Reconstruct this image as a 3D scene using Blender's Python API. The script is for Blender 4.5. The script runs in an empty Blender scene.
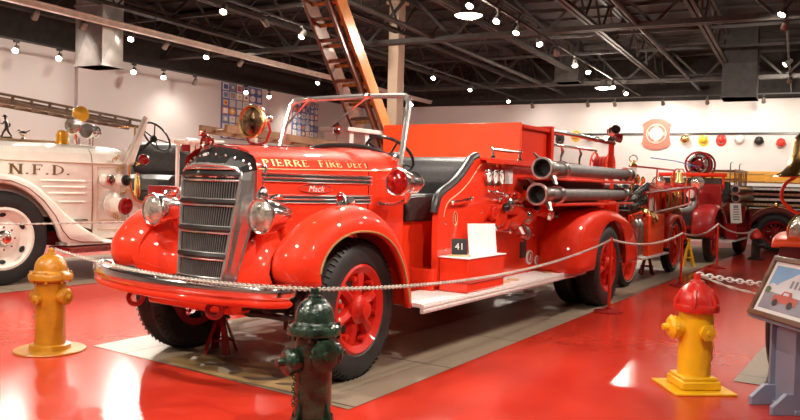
import bpy, bmesh, math, random
from math import sin, cos, pi, radians
from mathutils import Vector, Matrix, Euler
random.seed(7)
SC = bpy.context.scene
COL = SC.collection
V = Vector

# ------------------------------------------------------------------ materials
def new_mat(name):
    m = bpy.data.materials.new(name); m.use_nodes = True
    nt = m.node_tree
    return m, nt, nt.nodes['Principled BSDF']

def mat(name, col, rough=0.5, metal=0.0, coat=0.0, var=0.06, scale=8.0, bump=0.0, bscale=60.0, emit=None, estr=0.0, spec=0.5, rvar=0.0):
    m, nt, b = new_mat(name)
    N, L = nt.nodes, nt.links
    tc = N.new('ShaderNodeTexCoord')
    nz = N.new('ShaderNodeTexNoise'); nz.inputs['Scale'].default_value = scale; nz.inputs['Detail'].default_value = 3
    L.new(tc.outputs['Object'], nz.inputs['Vector'])
    cr = N.new('ShaderNodeValToRGB')
    lo = [max(0, c * (1 - var * 2)) for c in col]; hi = [min(1, c * (1 + var)) for c in col]
    cr.color_ramp.elements[0].color = (*lo, 1); cr.color_ramp.elements[1].color = (*hi, 1)
    cr.color_ramp.elements[0].position = 0.3; cr.color_ramp.elements[1].position = 0.7
    L.new(nz.outputs['Fac'], cr.inputs['Fac']); L.new(cr.outputs['Color'], b.inputs['Base Color'])
    b.inputs['Roughness'].default_value = rough; b.inputs['Metallic'].default_value = metal
    b.inputs['Coat Weight'].default_value = coat; b.inputs['Coat Roughness'].default_value = 0.04
    b.inputs['Specular IOR Level'].default_value = spec
    if rvar:
        mr = N.new('ShaderNodeMapRange'); mr.inputs['To Min'].default_value = max(0.02, rough - rvar); mr.inputs['To Max'].default_value = rough + rvar
        L.new(nz.outputs['Fac'], mr.inputs['Value']); L.new(mr.outputs['Result'], b.inputs['Roughness'])
    if bump:
        n2 = N.new('ShaderNodeTexNoise'); n2.inputs['Scale'].default_value = bscale
        L.new(tc.outputs['Object'], n2.inputs['Vector'])
        bp = N.new('ShaderNodeBump'); bp.inputs['Strength'].default_value = bump; bp.inputs['Distance'].default_value = 0.01
        L.new(n2.outputs['Fac'], bp.inputs['Height']); L.new(bp.outputs['Normal'], b.inputs['Normal'])
    if emit:
        b.inputs['Emission Color'].default_value = (*emit, 1); b.inputs['Emission Strength'].default_value = estr
    return m

def glass_mat(name, tint=(1, 1, 1), gloss=0.12):
    m, nt, b = new_mat(name); N, L = nt.nodes, nt.links
    N.remove(b); out = N['Material Output']
    t = N.new('ShaderNodeBsdfTransparent'); t.inputs['Color'].default_value = (*tint, 1)
    g = N.new('ShaderNodeBsdfGlossy'); g.inputs['Roughness'].default_value = 0.03
    mx = N.new('ShaderNodeMixShader'); mx.inputs['Fac'].default_value = gloss
    L.new(t.outputs[0], mx.inputs[1]); L.new(g.outputs[0], mx.inputs[2]); L.new(mx.outputs[0], out.inputs['Surface'])
    return m

def wood_mat(name, c1, c2, rough=0.35, scale=6.0, coat=0.2):
    m, nt, b = new_mat(name); N, L = nt.nodes, nt.links
    tc = N.new('ShaderNodeTexCoord'); w = N.new('ShaderNodeTexWave'); w.bands_direction = 'Y'
    w.inputs['Scale'].default_value = scale; w.inputs['Distortion'].default_value = 6; w.inputs['Detail'].default_value = 3
    L.new(tc.outputs['Object'], w.inputs['Vector'])
    cr = N.new('ShaderNodeValToRGB'); cr.color_ramp.elements[0].color = (*c1, 1); cr.color_ramp.elements[1].color = (*c2, 1)
    L.new(w.outputs['Fac'], cr.inputs['Fac']); L.new(cr.outputs['Color'], b.inputs['Base Color'])
    b.inputs['Roughness'].default_value = rough; b.inputs['Coat Weight'].default_value = coat
    return m

def floor_mat():
    m, nt, b = new_mat('glossy_red_floor'); N, L = nt.nodes, nt.links
    tc = N.new('ShaderNodeTexCoord')
    n1 = N.new('ShaderNodeTexNoise'); n1.inputs['Scale'].default_value = 0.9; n1.inputs['Detail'].default_value = 4
    n2 = N.new('ShaderNodeTexNoise'); n2.inputs['Scale'].default_value = 14; n2.inputs['Detail'].default_value = 2
    L.new(tc.outputs['Object'], n1.inputs['Vector']); L.new(tc.outputs['Object'], n2.inputs['Vector'])
    cr = N.new('ShaderNodeValToRGB'); cr.color_ramp.elements[0].color = (0.40, 0.020, 0.011, 1); cr.color_ramp.elements[1].color = (0.57, 0.042, 0.020, 1)
    cr.color_ramp.elements[0].position = 0.3; cr.color_ramp.elements[1].position = 0.75
    L.new(n1.outputs['Fac'], cr.inputs['Fac']); L.new(cr.outputs['Color'], b.inputs['Base Color'])
    mr = N.new('ShaderNodeMapRange'); mr.inputs['To Min'].default_value = 0.13; mr.inputs['To Max'].default_value = 0.24
    L.new(n2.outputs['Fac'], mr.inputs['Value']); L.new(mr.outputs['Result'], b.inputs['Roughness'])
    bp = N.new('ShaderNodeBump'); bp.inputs['Strength'].default_value = 0.04; bp.inputs['Distance'].default_value = 0.02
    L.new(n2.outputs['Fac'], bp.inputs['Height']); L.new(bp.outputs['Normal'], b.inputs['Normal'])
    b.inputs['Specular IOR Level'].default_value = 0.7
    return m

def tile_mat():
    m, nt, b = new_mat('grey_tan_concrete_tile'); N, L = nt.nodes, nt.links
    tc = N.new('ShaderNodeTexCoord')
    br = N.new('ShaderNodeTexBrick'); br.offset = 0.0; br.inputs['Scale'].default_value = 1.0
    br.inputs['Brick Width'].default_value = 1.22; br.inputs['Row Height'].default_value = 1.22
    br.inputs['Mortar Size'].default_value = 0.012; br.inputs['Mortar Smooth'].default_value = 0.3
    br.inputs['Color1'].default_value = (0.275, 0.215, 0.16, 1); br.inputs['Color2'].default_value = (0.215, 0.17, 0.125, 1); br.inputs['Mortar'].default_value = (0.07, 0.055, 0.045, 1)
    n1 = N.new('ShaderNodeTexNoise'); n1.inputs['Scale'].default_value = 3.5; n1.inputs['Detail'].default_value = 6
    L.new(tc.outputs['Object'], br.inputs['Vector']); L.new(tc.outputs['Object'], n1.inputs['Vector'])
    mx = N.new('ShaderNodeMix'); mx.data_type = 'RGBA'; mx.blend_type = 'MULTIPLY'; mx.inputs['Factor'].default_value = 0.6
    cr = N.new('ShaderNodeValToRGB'); cr.color_ramp.elements[0].color = (0.6, 0.57, 0.53, 1); cr.color_ramp.elements[1].color = (1.15, 1.13, 1.1, 1)
    L.new(n1.outputs['Fac'], cr.inputs['Fac']); L.new(br.outputs['Color'], mx.inputs['A']); L.new(cr.outputs['Color'], mx.inputs['B'])
    L.new(mx.outputs['Result'], b.inputs['Base Color']); b.inputs['Roughness'].default_value = 0.42
    return m

M = dict(
 red=mat('red_paint', (0.71, 0.033, 0.009), 0.5, coat=1.0, var=0.03, spec=0.12),
 orange_red=mat('orange_red_paint', (0.95, 0.085, 0.010), 0.4, coat=0.4, var=0.03),
 deep_red=mat('dark_red_paint', (0.27, 0.008, 0.008), 0.45, coat=1.0, var=0.06, spec=0.15),
 maroon=mat('maroon_paint', (0.13, 0.006, 0.006), 0.3, coat=0.6, var=0.06),
 cream=mat('cream_paint', (0.87, 0.83, 0.74), 0.3, coat=0.6, var=0.03),
 ivory=mat('ivory_paint', (0.8, 0.73, 0.6), 0.4, var=0.03),
 chrome=mat('chrome', (0.88, 0.86, 0.84), 0.14, 1.0, var=0.04),
 bright=mat('bright_chrome', (0.80, 0.78, 0.75), 0.2, 0.92, var=0.04),
 fin=mat('grille_fin', (0.26, 0.245, 0.23), 0.32, 0.8, var=0.1),
 dull=mat('worn_nickel', (0.55, 0.53, 0.5), 0.3, 1.0, var=0.15, scale=20),
 gun=mat('dark_nickel', (0.22, 0.21, 0.2), 0.28, 1.0, var=0.15),
 brass=mat('brass', (0.80, 0.53, 0.20), 0.24, 1.0, var=0.08),
 gold=mat('gold_leaf', (0.58, 0.41, 0.17), 0.35, 0.5, var=0.08, scale=40),
 tan=mat('tan_pinstripe', (0.62, 0.4, 0.2), 0.5),
 yellow=mat('yellow_paint', (0.85, 0.47, 0.008), 0.33, coat=0.4, var=0.05, bump=0.25, bscale=45),
 ochre=mat('ochre_paint', (0.47, 0.195, 0.008), 0.34, coat=0.4, var=0.12, bump=0.4, bscale=40),
 hred=mat('hydrant_red', (0.60, 0.018, 0.008), 0.33, coat=0.4, var=0.08, bump=0.4, bscale=40),
 green=mat('dark_green_paint', (0.012, 0.032, 0.018), 0.26, coat=0.5, var=0.5, scale=12, bump=0.5, bscale=40),
 rubber=mat('black_rubber', (0.013, 0.012, 0.012), 0.6, var=0.25, bump=0.15, bscale=90),
 black=mat('black_paint', (0.012, 0.011, 0.011), 0.28, coat=0.3),
 leather=mat('black_leather', (0.028, 0.026, 0.027), 0.36, var=0.15, scale=20, bump=0.2, bscale=80),
 hose=mat('grey_rubber_hose', (0.13, 0.12, 0.115), 0.5, var=0.12, scale=10),
 cavity=mat('dark_cavity', (0.008, 0.007, 0.007), 0.7),
 chassis=mat('dark_chassis', (0.03, 0.012, 0.01), 0.5, var=0.3),
 steel=mat('diamond_plate', (0.80, 0.79, 0.77), 0.45, 0.15, var=0.10, scale=60, bump=0.4, bscale=120),
 lens=mat('clear_lens', (0.75, 0.68, 0.58), 0.13, 0.75, var=0.3, scale=18, bump=0.3, bscale=50),
 amber=mat('amber_lens', (0.40, 0.25, 0.14), 0.10, 0.85, var=0.6, scale=9, bump=0.2, bscale=40),
 redlens=mat('red_lens', (0.30, 0.004, 0.004), 0.15, 0.1, coat=0.8, var=0.3, scale=25),
 wheelred=mat('wheel_red', (0.50, 0.016, 0.008), 0.4, coat=0.6, var=0.05, spec=0.2), oldwood=wood_mat('grey_brown_wood', (0.10, 0.055, 0.03), (0.17, 0.10, 0.055), 0.5, 4),
 linkm=mat('pale_chain', (0.50, 0.45, 0.39), .5, var=.1), white=mat('white_enamel', (0.82, 0.81, 0.78), 0.4, var=0.02),
 paper=mat('white_paper', (0.88, 0.88, 0.86), 0.7, var=0.01),
 rope=mat('white_rope', (0.62, 0.57, 0.51), 0.6, var=0.08, scale=60),
 wall=mat('warm_white_wall', (0.62, 0.595, 0.58), 0.85, var=0.015, scale=1.2),
 darkwall=mat('black_upper_wall', (0.02, 0.017, 0.015), 0.9, var=0.2),
 deck=mat('dark_roof_deck', (0.030, 0.027, 0.025), 0.85, var=0.3, scale=1.5),
 truss=mat('dark_steel_joist', (0.035, 0.028, 0.024), 0.6, var=0.2),
 beamc=mat('pale_beam', (0.62, 0.54, 0.47), 0.6, var=0.1),
 postc=mat('beige_post', (0.55, 0.42, 0.31), 0.6, var=0.03),
 galv=mat('galvanized_steel', (0.62, 0.60, 0.58), 0.36, 0.7, var=0.12, scale=5),
 ductd=mat('dark_duct', (0.035, 0.028, 0.025), 0.45, 0.2, var=0.2),
 tin=mat('grey_tin', (0.20, 0.18, 0.16), 0.4, 0.4),
 bulb=mat('lit_bulb', (1, 0.95, 0.85), 0.5, emit=(1, 0.88, 0.70), estr=60),
 dome=mat('lit_diffuser', (1, 0.95, 0.85), 0.5, emit=(1, 0.86, 0.66), estr=9),
 wood=wood_mat('varnished_orange_wood', (0.46, 0.17, 0.035), (0.60, 0.26, 0.06), 0.28, 3),
 woodd=wood_mat('dark_red_wood', (0.13, 0.035, 0.014), (0.20, 0.06, 0.022), 0.35, 3),
 woodo=wood_mat('old_brown_wood', (0.22, 0.12, 0.055), (0.36, 0.21, 0.10), 0.45, 4),
 frame=wood_mat('walnut_frame', (0.11, 0.045, 0.018), (0.19, 0.085, 0.035), 0.35, 5),
 lav=mat('lavender_grey_paint', (0.25, 0.275, 0.37), 0.5, var=0.04),
 blue=mat('blue_cloth', (0.11, 0.16, 0.40), 0.85), skyb=mat('print_sky_blue', (0.25, 0.50, 0.80), 0.25, coat=0.5), skyw=mat('print_white', (0.75, 0.80, 0.85), 0.25, coat=0.5),
 prred=mat('print_red', (0.55, 0.12, 0.08), 0.25, coat=0.5), prgrey=mat('print_grey', (0.30, 0.32, 0.38), 0.25, coat=0.5), prgreen=mat('print_green', (0.10, 0.18, 0.08), 0.25, coat=0.5),
 grey=mat('grey_cloth', (0.55, 0.55, 0.56), 0.85), orange=mat('orange_cloth', (0.75, 0.25, 0.05), 0.8), pyellow=mat('yellow_cloth', (0.75, 0.52, 0.12), 0.8), pred=mat('red_cloth', (0.6, 0.06, 0.05), 0.8),
 emblem=mat('coral_red_emblem', (0.72, 0.14, 0.09), 0.5), glass=glass_mat('window_glass'), lglass=glass_mat('lantern_glass', (0.95, 0.95, 0.9), 0.25),
 yhelm=mat('yellow_helmet', (0.80, 0.50, 0.02), 0.3, coat=0.5), rhelm=mat('red_helmet', (0.65, 0.03, 0.02), 0.3, coat=0.5), whelm=mat('white_helmet', (0.75, 0.73, 0.70), 0.3, coat=0.5),
 bronze=mat('dark_bronze', (0.035, 0.026, 0.022), 0.35, 0.5), ochre_patch=mat('ochre_floor_patch', (0.30, 0.205, 0.09), 0.42, var=0.25, scale=3), swirl=mat('dark_floor_swirl', (0.10, 0.075, 0.055), 0.4), floor=floor_mat(), tile=tile_mat(),
)

# ------------------------------------------------------------------ mesh builder
def frame_of(d):
    d = V(d).normalized()
    a = V((0, 0, 1)) if abs(d.z) < 0.95 else V((1, 0, 0))
    u = d.cross(a).normalized(); w = d.cross(u).normalized()
    return u, w

KEEP = {'panel_rivet', 'patch', 'printed_text', 'tread'}
LAST = []
class G:
    def __init__(s): s.v = []; s.f = []; s.mi = []; s.cur = 0
    def slot(s, i): s.cur = i; return s
    def add(s, vs, fs):
        o = len(s.v); s.v += [tuple(p) for p in vs]
        for f in fs: s.f.append(tuple(i + o for i in f)); s.mi.append(s.cur)
        return s
    def box(s, x0, x1, y0, y1, z0, z1):
        return s.add([(x0,y0,z0),(x1,y0,z0),(x1,y1,z0),(x0,y1,z0),(x0,y0,z1),(x1,y0,z1),(x1,y1,z1),(x0,y1,z1)],
                     [(0,3,2,1),(4,5,6,7),(0,1,5,4),(1,2,6,5),(2,3,7,6),(3,0,4,7)])
    def bar(s, p0, p1, w, h, up=(0, 0, 1)):
        p0, p1 = V(p0), V(p1); d = (p1 - p0).normalized(); up = V(up)
        if abs(d.dot(up)) > 0.98: up = V((1, 0, 0))
        a = d.cross(up).normalized() * w / 2; b = a.cross(d).normalized() * h / 2
        return s.add([p0-a-b, p0+a-b, p0+a+b, p0-a+b, p1-a-b, p1+a-b, p1+a+b, p1-a+b],
                     [(0,1,2,3),(7,6,5,4),(0,4,5,1),(1,5,6,2),(2,6,7,3),(3,7,4,0)])
    def loft(s, rings, closed=True, cap=True):
        n = len(rings[0]); vs = [p for r in rings for p in r]; fs = []
        for i in range(len(rings) - 1):
            for j in range(n if closed else n - 1):
                a, b = i*n + j, i*n + (j+1) % n; fs.append((a, b, b + n, a + n))
        if cap and closed:
            fs.append(tuple(range(n - 1, -1, -1))); fs.append(tuple(range((len(rings)-1)*n, len(rings)*n)))
        return s.add(vs, fs)
    def lathe(s, prof, o=(0, 0, 0), axis=(0, 0, 1), n=24, cap=True):
        o = V(o); ax = V(axis).normalized(); u, w = frame_of(ax)
        rings = [[o + ax*h + (u*cos(2*pi*k/n) + w*sin(2*pi*k/n))*max(r, 1e-4) for k in range(n)] for r, h in prof]
        return s.loft(rings, True, cap)
    def cyl(s, p0, p1, r0, r1=None, n=14):
        p0, p1 = V(p0), V(p1); r1 = r0 if r1 is None else r1
        return s.lathe([(r0, 0), (r1, (p1-p0).length)], p0, p1 - p0, n)
    def sph(s, c, r, n=14, m=9):
        r = (r, r, r) if not isinstance(r, (tuple, list)) else r; c = V(c)
        rings = []
        for i in range(m + 1):
            t = -pi/2 + pi*i/m; q = max(cos(t), 0.02)
            rings.append([c + V((r[0]*q*cos(2*pi*k/n), r[1]*q*sin(2*pi*k/n), r[2]*sin(t))) for k in range(n)])
        return s.loft(rings)
    def tube(s, pts, r, n=8, closed=False):
        pts = [V(p) for p in pts]; k = len(pts); rs = r if isinstance(r, (list, tuple)) else [r]*k
        rings = []; u = None
        for i in range(k):
            a = pts[(i-1) % k] if (i or closed) else pts[0]; b = pts[(i+1) % k] if (i < k-1 or closed) else pts[-1]
            d = (b - a).normalized()
            if u is None: u, _ = frame_of(d)
            u = (u - d*u.dot(d)).normalized(); w = d.cross(u)
            rings.append([pts[i] + (u*cos(2*pi*j/n) + w*sin(2*pi*j/n))*rs[i] for j in range(n)])
        if closed: rings.append(rings[0])
        return s.loft(rings, True, not closed)
    def torus(s, c, axis, R, r, n=28, m=8):
        c = V(c); u, w = frame_of(axis)
        return s.tube([c + (u*cos(2*pi*k/n) + w*sin(2*pi*k/n))*R for k in range(n)], r, m, True)
    def prism(s, pts, d):
        pts = [V(p) for p in pts]; d = V(d)
        return s.loft([pts, [p + d for p in pts]])
    def strip(s, a, b):
        n = len(a)
        return s.add(list(a) + list(b), [(i, i+1, n+i+1, n+i) for i in range(n-1)])
    def move(s, mtx):
        s.v = [tuple(mtx @ V(p)) for p in s.v]; return s
    def pieces(s):
        """face groups that lie apart from one another, so that each becomes an object of its own"""
        n = len(s.v); par = list(range(n))
        def find(i):
            while par[i] != i: par[i] = par[par[i]]; i = par[i]
            return i
        for f in s.f:
            r = find(f[0])
            for i in f[1:]: par[find(i)] = r
        isl = {}
        for k, f in enumerate(s.f): isl.setdefault(find(f[0]), []).append(k)
        if len(isl) == 1 or len(isl) > 200: return [list(range(len(s.f)))]
        keys = list(isl); box = []
        for r in keys:
            pts = [s.v[i] for k in isl[r] for i in s.f[k]]
            box.append(([min(p[c] for p in pts) for c in range(3)], [max(p[c] for p in pts) for c in range(3)]))
        size = [max(h[c] - l[c] for c in range(3)) for l, h in box]
        m = len(keys); q = list(range(m))
        def fq(i):
            while q[i] != i: q[i] = q[q[i]]; i = q[i]
            return i
        for i in range(m):
            for j in range(i):
                d = math.sqrt(sum(max(0, box[i][0][c] - box[j][1][c], box[j][0][c] - box[i][1][c])**2 for c in range(3)))
                if d < max(.02, .48*max(size[i], size[j])): q[fq(i)] = fq(j)
        grp = {}
        for i in range(m): grp.setdefault(fq(i), []).extend(isl[keys[i]])
        return list(grp.values())
    def build(s, name, mats, parent=None, split=True, **k):
        gs = s.pieces() if split and name not in KEEP else [list(range(len(s.f)))]
        first = None
        for fl in gs:
            if len(gs) == 1: g = s
            else:
                g = G(); mp = {}
                for f in fl:
                    ff = []
                    for i in s.f[f]:
                        if i not in mp: mp[i] = len(g.v); g.v.append(s.v[i])
                        ff.append(mp[i])
                    g.f.append(tuple(ff)); g.mi.append(s.mi[f])
            o = g._build(name, mats, parent, **k)
            if first is None: first = o; o_list = LAST; o_list.clear()
            LAST.append(o)
        return first
    def _build(s, name, mats, parent=None, ang=35, bevel=0, xf=None):
        me = bpy.data.meshes.new(name)
        vs = s.v if xf is None else [tuple(xf @ V(p)) for p in s.v]
        me.from_pydata(vs, [], s.f); 
        ml = mats if isinstance(mats, (list, tuple)) else [mats]
        for m in ml: me.materials.append(M[m] if isinstance(m, str) else m)
        if len(ml) > 1: me.polygons.foreach_set('material_index', s.mi)
        bm = bmesh.new(); bm.from_mesh(me); bmesh.ops.recalc_face_normals(bm, faces=bm.faces); bm.to_mesh(me); bm.free()
        me.polygons.foreach_set('use_smooth', [True]*len(me.polygons)); me.set_sharp_from_angle(angle=radians(ang)); me.update()
        o = bpy.data.objects.new(name, me); COL.objects.link(o)
        if parent: o.parent = parent
        if bevel:
            b = o.modifiers.new('edge', 'BEVEL'); b.width = bevel; b.segments = 2; b.limit_method = 'ANGLE'; b.angle_limit = radians(40)
        return o

def tag(o, label, cat, group=None):
    o['label'] = label; o['category'] = cat
    if group: o['group'] = group
    return o
def thing(name, label, cat, loc=(0, 0, 0), rz=0.0, group=None):
    o = bpy.data.objects.new(name, None); COL.objects.link(o); o.empty_display_size = 0.1
    o.location = loc; o.rotation_euler = (0, 0, rz)
    return tag(o, label, cat, group)
def struct(name, g, m, xf=None, **k):
    o = g.build(name, m, None, **k)
    for p in LAST:
        p['kind'] = 'structure'
        if xf is not None: p.rotation_euler = (0, 0, A_ROOM)
    return o
def copy_tree(o, parent=None):
    c = o.copy(); COL.objects.link(c)
    if parent: c.parent = parent
    for ch in list(o.children): copy_tree(ch, c)
    return c

A_ROOM = radians(5.7)
ROOM = Matrix.Rotation(A_ROOM, 4, 'Z')
def rw(x, y, z=0.0): return tuple(ROOM @ V((x, y, z)))

def bez(pts, n=8):
    """smooth polyline through points (Catmull-Rom)"""
    p = [V(q) for q in pts]; out = []
    for i in range(len(p) - 1):
        a, b, c, d = p[max(i-1, 0)], p[i], p[i+1], p[min(i+2, len(p)-1)]
        for k in range(n):
            t = k / n
            out.append(0.5*((2*b) + (c-a)*t + (2*a-5*b+4*c-d)*t*t + (3*b-a-3*c+d)*t**3))
    out.append(p[-1]); return out

def font_mesh(text, size=1.0, shear=0.0, extrude=0.0):
    cu = bpy.data.curves.new('lettering', 'FONT'); cu.body = text; cu.size = size; cu.shear = shear; cu.extrude = extrude
    cu.align_x = 'CENTER'; cu.align_y = 'CENTER'
    o = bpy.data.objects.new('tmp', cu); COL.objects.link(o)
    dg = bpy.context.evaluated_depsgraph_get(); me = bpy.data.meshes.new_from_object(o.evaluated_get(dg))
    vs = [v.co.copy() for v in me.vertices]; fs = [tuple(p.vertices) for p in me.polygons]
    bpy.data.objects.remove(o); bpy.data.meshes.remove(me); bpy.data.curves.remove(cu)
    return vs, fs

# serif capitals drawn as quads in a unit cell (width 0.8, height 1)
def glyph(c):
    q = []
    def r(x0, y0, x1, y1): q.append([(x0,y0),(x1,y0),(x1,y1),(x0,y1)])
    def stem(x): r(x-.08, 0, x+.08, 1); r(x-.16, 0, x+.16, .07); r(x-.16, .93, x+.16, 1)
    def bowl(x0, y0, x1, y1, t=.14):
        n = 8; cx, cy, ry = x0, (y0+y1)/2, (y1-y0)/2; rx = x1-x0
        for i in range(n):
            a, b = -pi/2+pi*i/n, -pi/2+pi*(i+1)/n
            q.append([(cx+rx*cos(a), cy+ry*sin(a)), (cx+rx*cos(b), cy+ry*sin(b)), (cx+(rx-t)*cos(b), cy+(ry-.07)*sin(b)), (cx+(rx-t)*cos(a), cy+(ry-.07)*sin(a))])
    if c == 'I': stem(.25)
    if c in 'PRDEF': stem(.18)
    if c in 'PR': bowl(.2, .46, .7, 1)
    if c == 'R': q.append([(.36,.5),(.5,.5),(.82,0),(.62,0)])
    if c == 'D': bowl(.2, 0, .8, 1)
    if c in 'EF':
        r(.2, .93, .66, 1); r(.6, .78, .66, 1); r(.2, .48, .5, .55); r(.46, .4, .52, .63)
        if c == 'E': r(.2, 0, .7, .07); r(.64, 0, .7, .24)
    if c == 'N': stem(.16); stem(.72); q.append([(.08,1),(.26,1),(.8,0),(.62,0)])
    if c == 'T': stem(.38); r(.02, .93, .74, 1); r(.02, .76, .08, 1); r(.68, .76, .74, 1)
    if c == '.': r(.05, 0, .2, .15)
    return q
ADV = {'I': .55, '.': .4, ' ': .5, 'N': .98, 'D': .95, 'R': .92, 'T': .86}
def letters(text, fmap, u0, u1, g=None, swell=None):
    """lay serif text from u0 to u1; fmap(u, h) -> 3D point, h in 0..1"""
    g = g or G(); tot = sum(ADV.get(c, .84) for c in text); k = (u1 - u0) / tot; u = u0
    for c in text:
        for quad in glyph(c):
            g.add([fmap(u + x*k, y) for x, y in quad], [(0, 1, 2, 3)])
        u += ADV.get(c, .84)*k
    return g
# ================================================================== the hall
X0, X1, Y0, Y1 = -5.5, 21.9, -8.5, 12.87
WT, DECK = 3.78, 5.05
struct('floor', G().box(X0, X1, Y0, Y1, -0.12, 0), 'floor', ROOM)
struct('wall_back', G().box(X1, X1+.2, Y0-.2, Y1+.2, -.12, WT), 'wall', ROOM)
struct('wall_left', G().box(X0, X1, Y1, Y1+.2, -.12, WT), 'wall', ROOM)
struct('wall_right', G().box(X0, X1, Y0-.2, Y0, -.12, WT), 'wall', ROOM)
struct('wall_front', G().box(X0-.2, X0, Y0-.2, Y1+.2, -.12, WT), 'wall', ROOM)
# black band above the white walls
struct('trim_1', G().box(X1-.02, X1+.2, Y0-.2, Y1+.2, WT, DECK), 'darkwall', ROOM)
struct('trim_2', G().box(X0, X1-.02, Y1-.02, Y1+.2, WT, DECK), 'darkwall', ROOM)
struct('trim_3', G().box(X0, X1-.02, Y0-.2, Y0+.02, WT, DECK), 'darkwall', ROOM)
struct('trim_4', G().box(X0-.2, X0, Y0-.2, Y1+.2, WT, DECK), 'darkwall', ROOM)
struct('ceiling', G().box(X0-.2, X1+.2, Y0-.2, Y1+.2, DECK, DECK+.15), 'deck', ROOM)
# pilaster strip on the left wall
struct('trim_5', G().box(10.55, 10.95, Y1-.10, Y1, 0, WT), 'wall', ROOM)
# concrete parking bays set into the red floor (aligned with the trucks)
struct('trim_6', G().add([(3.70,5.28,.004),(3.60,2.68,.004),(19.6,2.98,.004),(19.6,5.5,.004)], [(0,1,2,3)]), 'tile')
struct('trim_7', G().add([(0.2,8.35,.004),(15.5,8.35,.004),(15.5,11.3,.004),(0.2,11.3,.004)], [(0,1,2,3)]), 'tile')
struct('trim_8', G().add([(5.85,.95,.004),(5.85,-2.2,.004),(14.5,-2.2,.004),(14.5,.98,.004)], [(0,1,2,3)]), 'tile')
# ochre patch with dark swirls on the bay under the front bumper
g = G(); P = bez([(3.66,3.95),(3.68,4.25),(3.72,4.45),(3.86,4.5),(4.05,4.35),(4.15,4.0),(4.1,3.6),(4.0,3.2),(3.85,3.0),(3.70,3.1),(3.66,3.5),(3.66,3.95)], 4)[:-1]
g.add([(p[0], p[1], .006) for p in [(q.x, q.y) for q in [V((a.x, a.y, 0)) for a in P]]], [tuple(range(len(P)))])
struct('trim_9', g, 'ochre_patch')
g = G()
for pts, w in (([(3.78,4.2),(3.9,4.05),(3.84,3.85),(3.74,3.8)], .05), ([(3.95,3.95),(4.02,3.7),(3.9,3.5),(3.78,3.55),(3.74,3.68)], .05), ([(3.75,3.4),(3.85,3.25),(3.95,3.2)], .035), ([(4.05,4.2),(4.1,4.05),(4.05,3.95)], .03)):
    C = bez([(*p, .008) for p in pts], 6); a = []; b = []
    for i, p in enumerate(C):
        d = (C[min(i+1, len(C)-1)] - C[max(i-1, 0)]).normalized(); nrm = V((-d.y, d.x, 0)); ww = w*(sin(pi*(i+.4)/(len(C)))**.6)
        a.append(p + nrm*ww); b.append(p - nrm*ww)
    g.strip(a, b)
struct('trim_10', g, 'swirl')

# open-web joists running the length of the hall
def joist(y, z0=4.22, z1=4.92, x0=X0, x1=X1-.03, step=.62):
    g = G()
    for s in (-.045, .045):
        g.box(x0, x1, y+s-.03, y+s+.03, z1-.06, z1); g.box(x0, x1, y+s-.03, y+s+.03, z0, z0+.06)
    n = int((x1-x0)/step); k = (x1-x0)/n
    for i in range(n):
        a, b = x0+i*k, x0+(i+1)*k; up = i % 2 == 0
        g.bar((a, y, z0+.03 if up else z1-.03), (b, y, z1-.03 if up else z0+.03), .035, .035, (0, 1, 0))
    return struct('ceiling_joist', g, 'truss', ROOM)
for i in range(12): joist(-7.3 + 1.78*i)
# deeper girders and bridging rods crossing them
def girder(x, z0=3.98, z1=4.95):
    g = G(); y0, y1 = Y0+.03, Y1-.03
    for s in (-.06, .06):
        g.box(x+s-.04, x+s+.04, y0, y1, z1-.08, z1); g.box(x+s-.04, x+s+.04, y0, y1, z0, z0+.08)
    n = 24; k = (y1-y0)/n
    for i in range(n):
        a, b = y0+i*k, y0+(i+1)*k; up = i % 2 == 0
        g.bar((x, a, z0+.04 if up else z1-.04), (x, b, z1-.04 if up else z0+.04), .05, .05, (1, 0, 0))
    return struct('ceiling_girder', g, 'truss', ROOM)
for x in (12.9, 19.6): girder(x)
for x in (6.6, 8.7, 10.8, 15.0, 17.0, 21.0):
    g = G().box(x-.025, x+.025, Y0+.03, Y1-.03, 4.3, 4.35).box(x-.025, x+.025, Y0+.03, Y1-.03, 4.82, 4.87)
    struct('ceiling_bridging', g, 'truss', ROOM)
# roof deck ribs
g = G()
for i in range(30): g.box(X0+.5+i*.9, X0+.56+i*.9, Y0+.03, Y1-.03, DECK-.05, DECK+.01)
struct('ceiling_rib', g, 'truss', ROOM)
# long sprinkler pipes
for y, z in ((2.45, 4.05), (6.1, 4.05)):
    struct('ceiling_pipe', G().cyl((X0, y, z), (X1-.03, y, z), .045), 'truss', ROOM)
# the pale beam along the left side
g = G().box(X0, 21.3, 10.10, 10.20, 3.80, 3.88).box(X0, 21.3, 10.06, 10.24, 3.87, 3.89)
struct('ceiling_beam', g, 'beamc', ROOM)
for x in (2, 6, 10, 14, 18, 21): struct('ceiling_hanger', G().cyl((x, 10.15, 3.9), (x, 10.15, DECK), .012), 'truss', ROOM)
# square beige column
px, py = 12.44, 8.32
struct('column', G().box(px-.115, px+.115, py-.115, py+.115, 0, 4.82).box(px-.16, px+.16, py-.16, py+.16, 4.80, 4.86).box(px-.16, px+.16, py-.16, py+.16, 0, .03), 'postc', bevel=.008)

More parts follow.
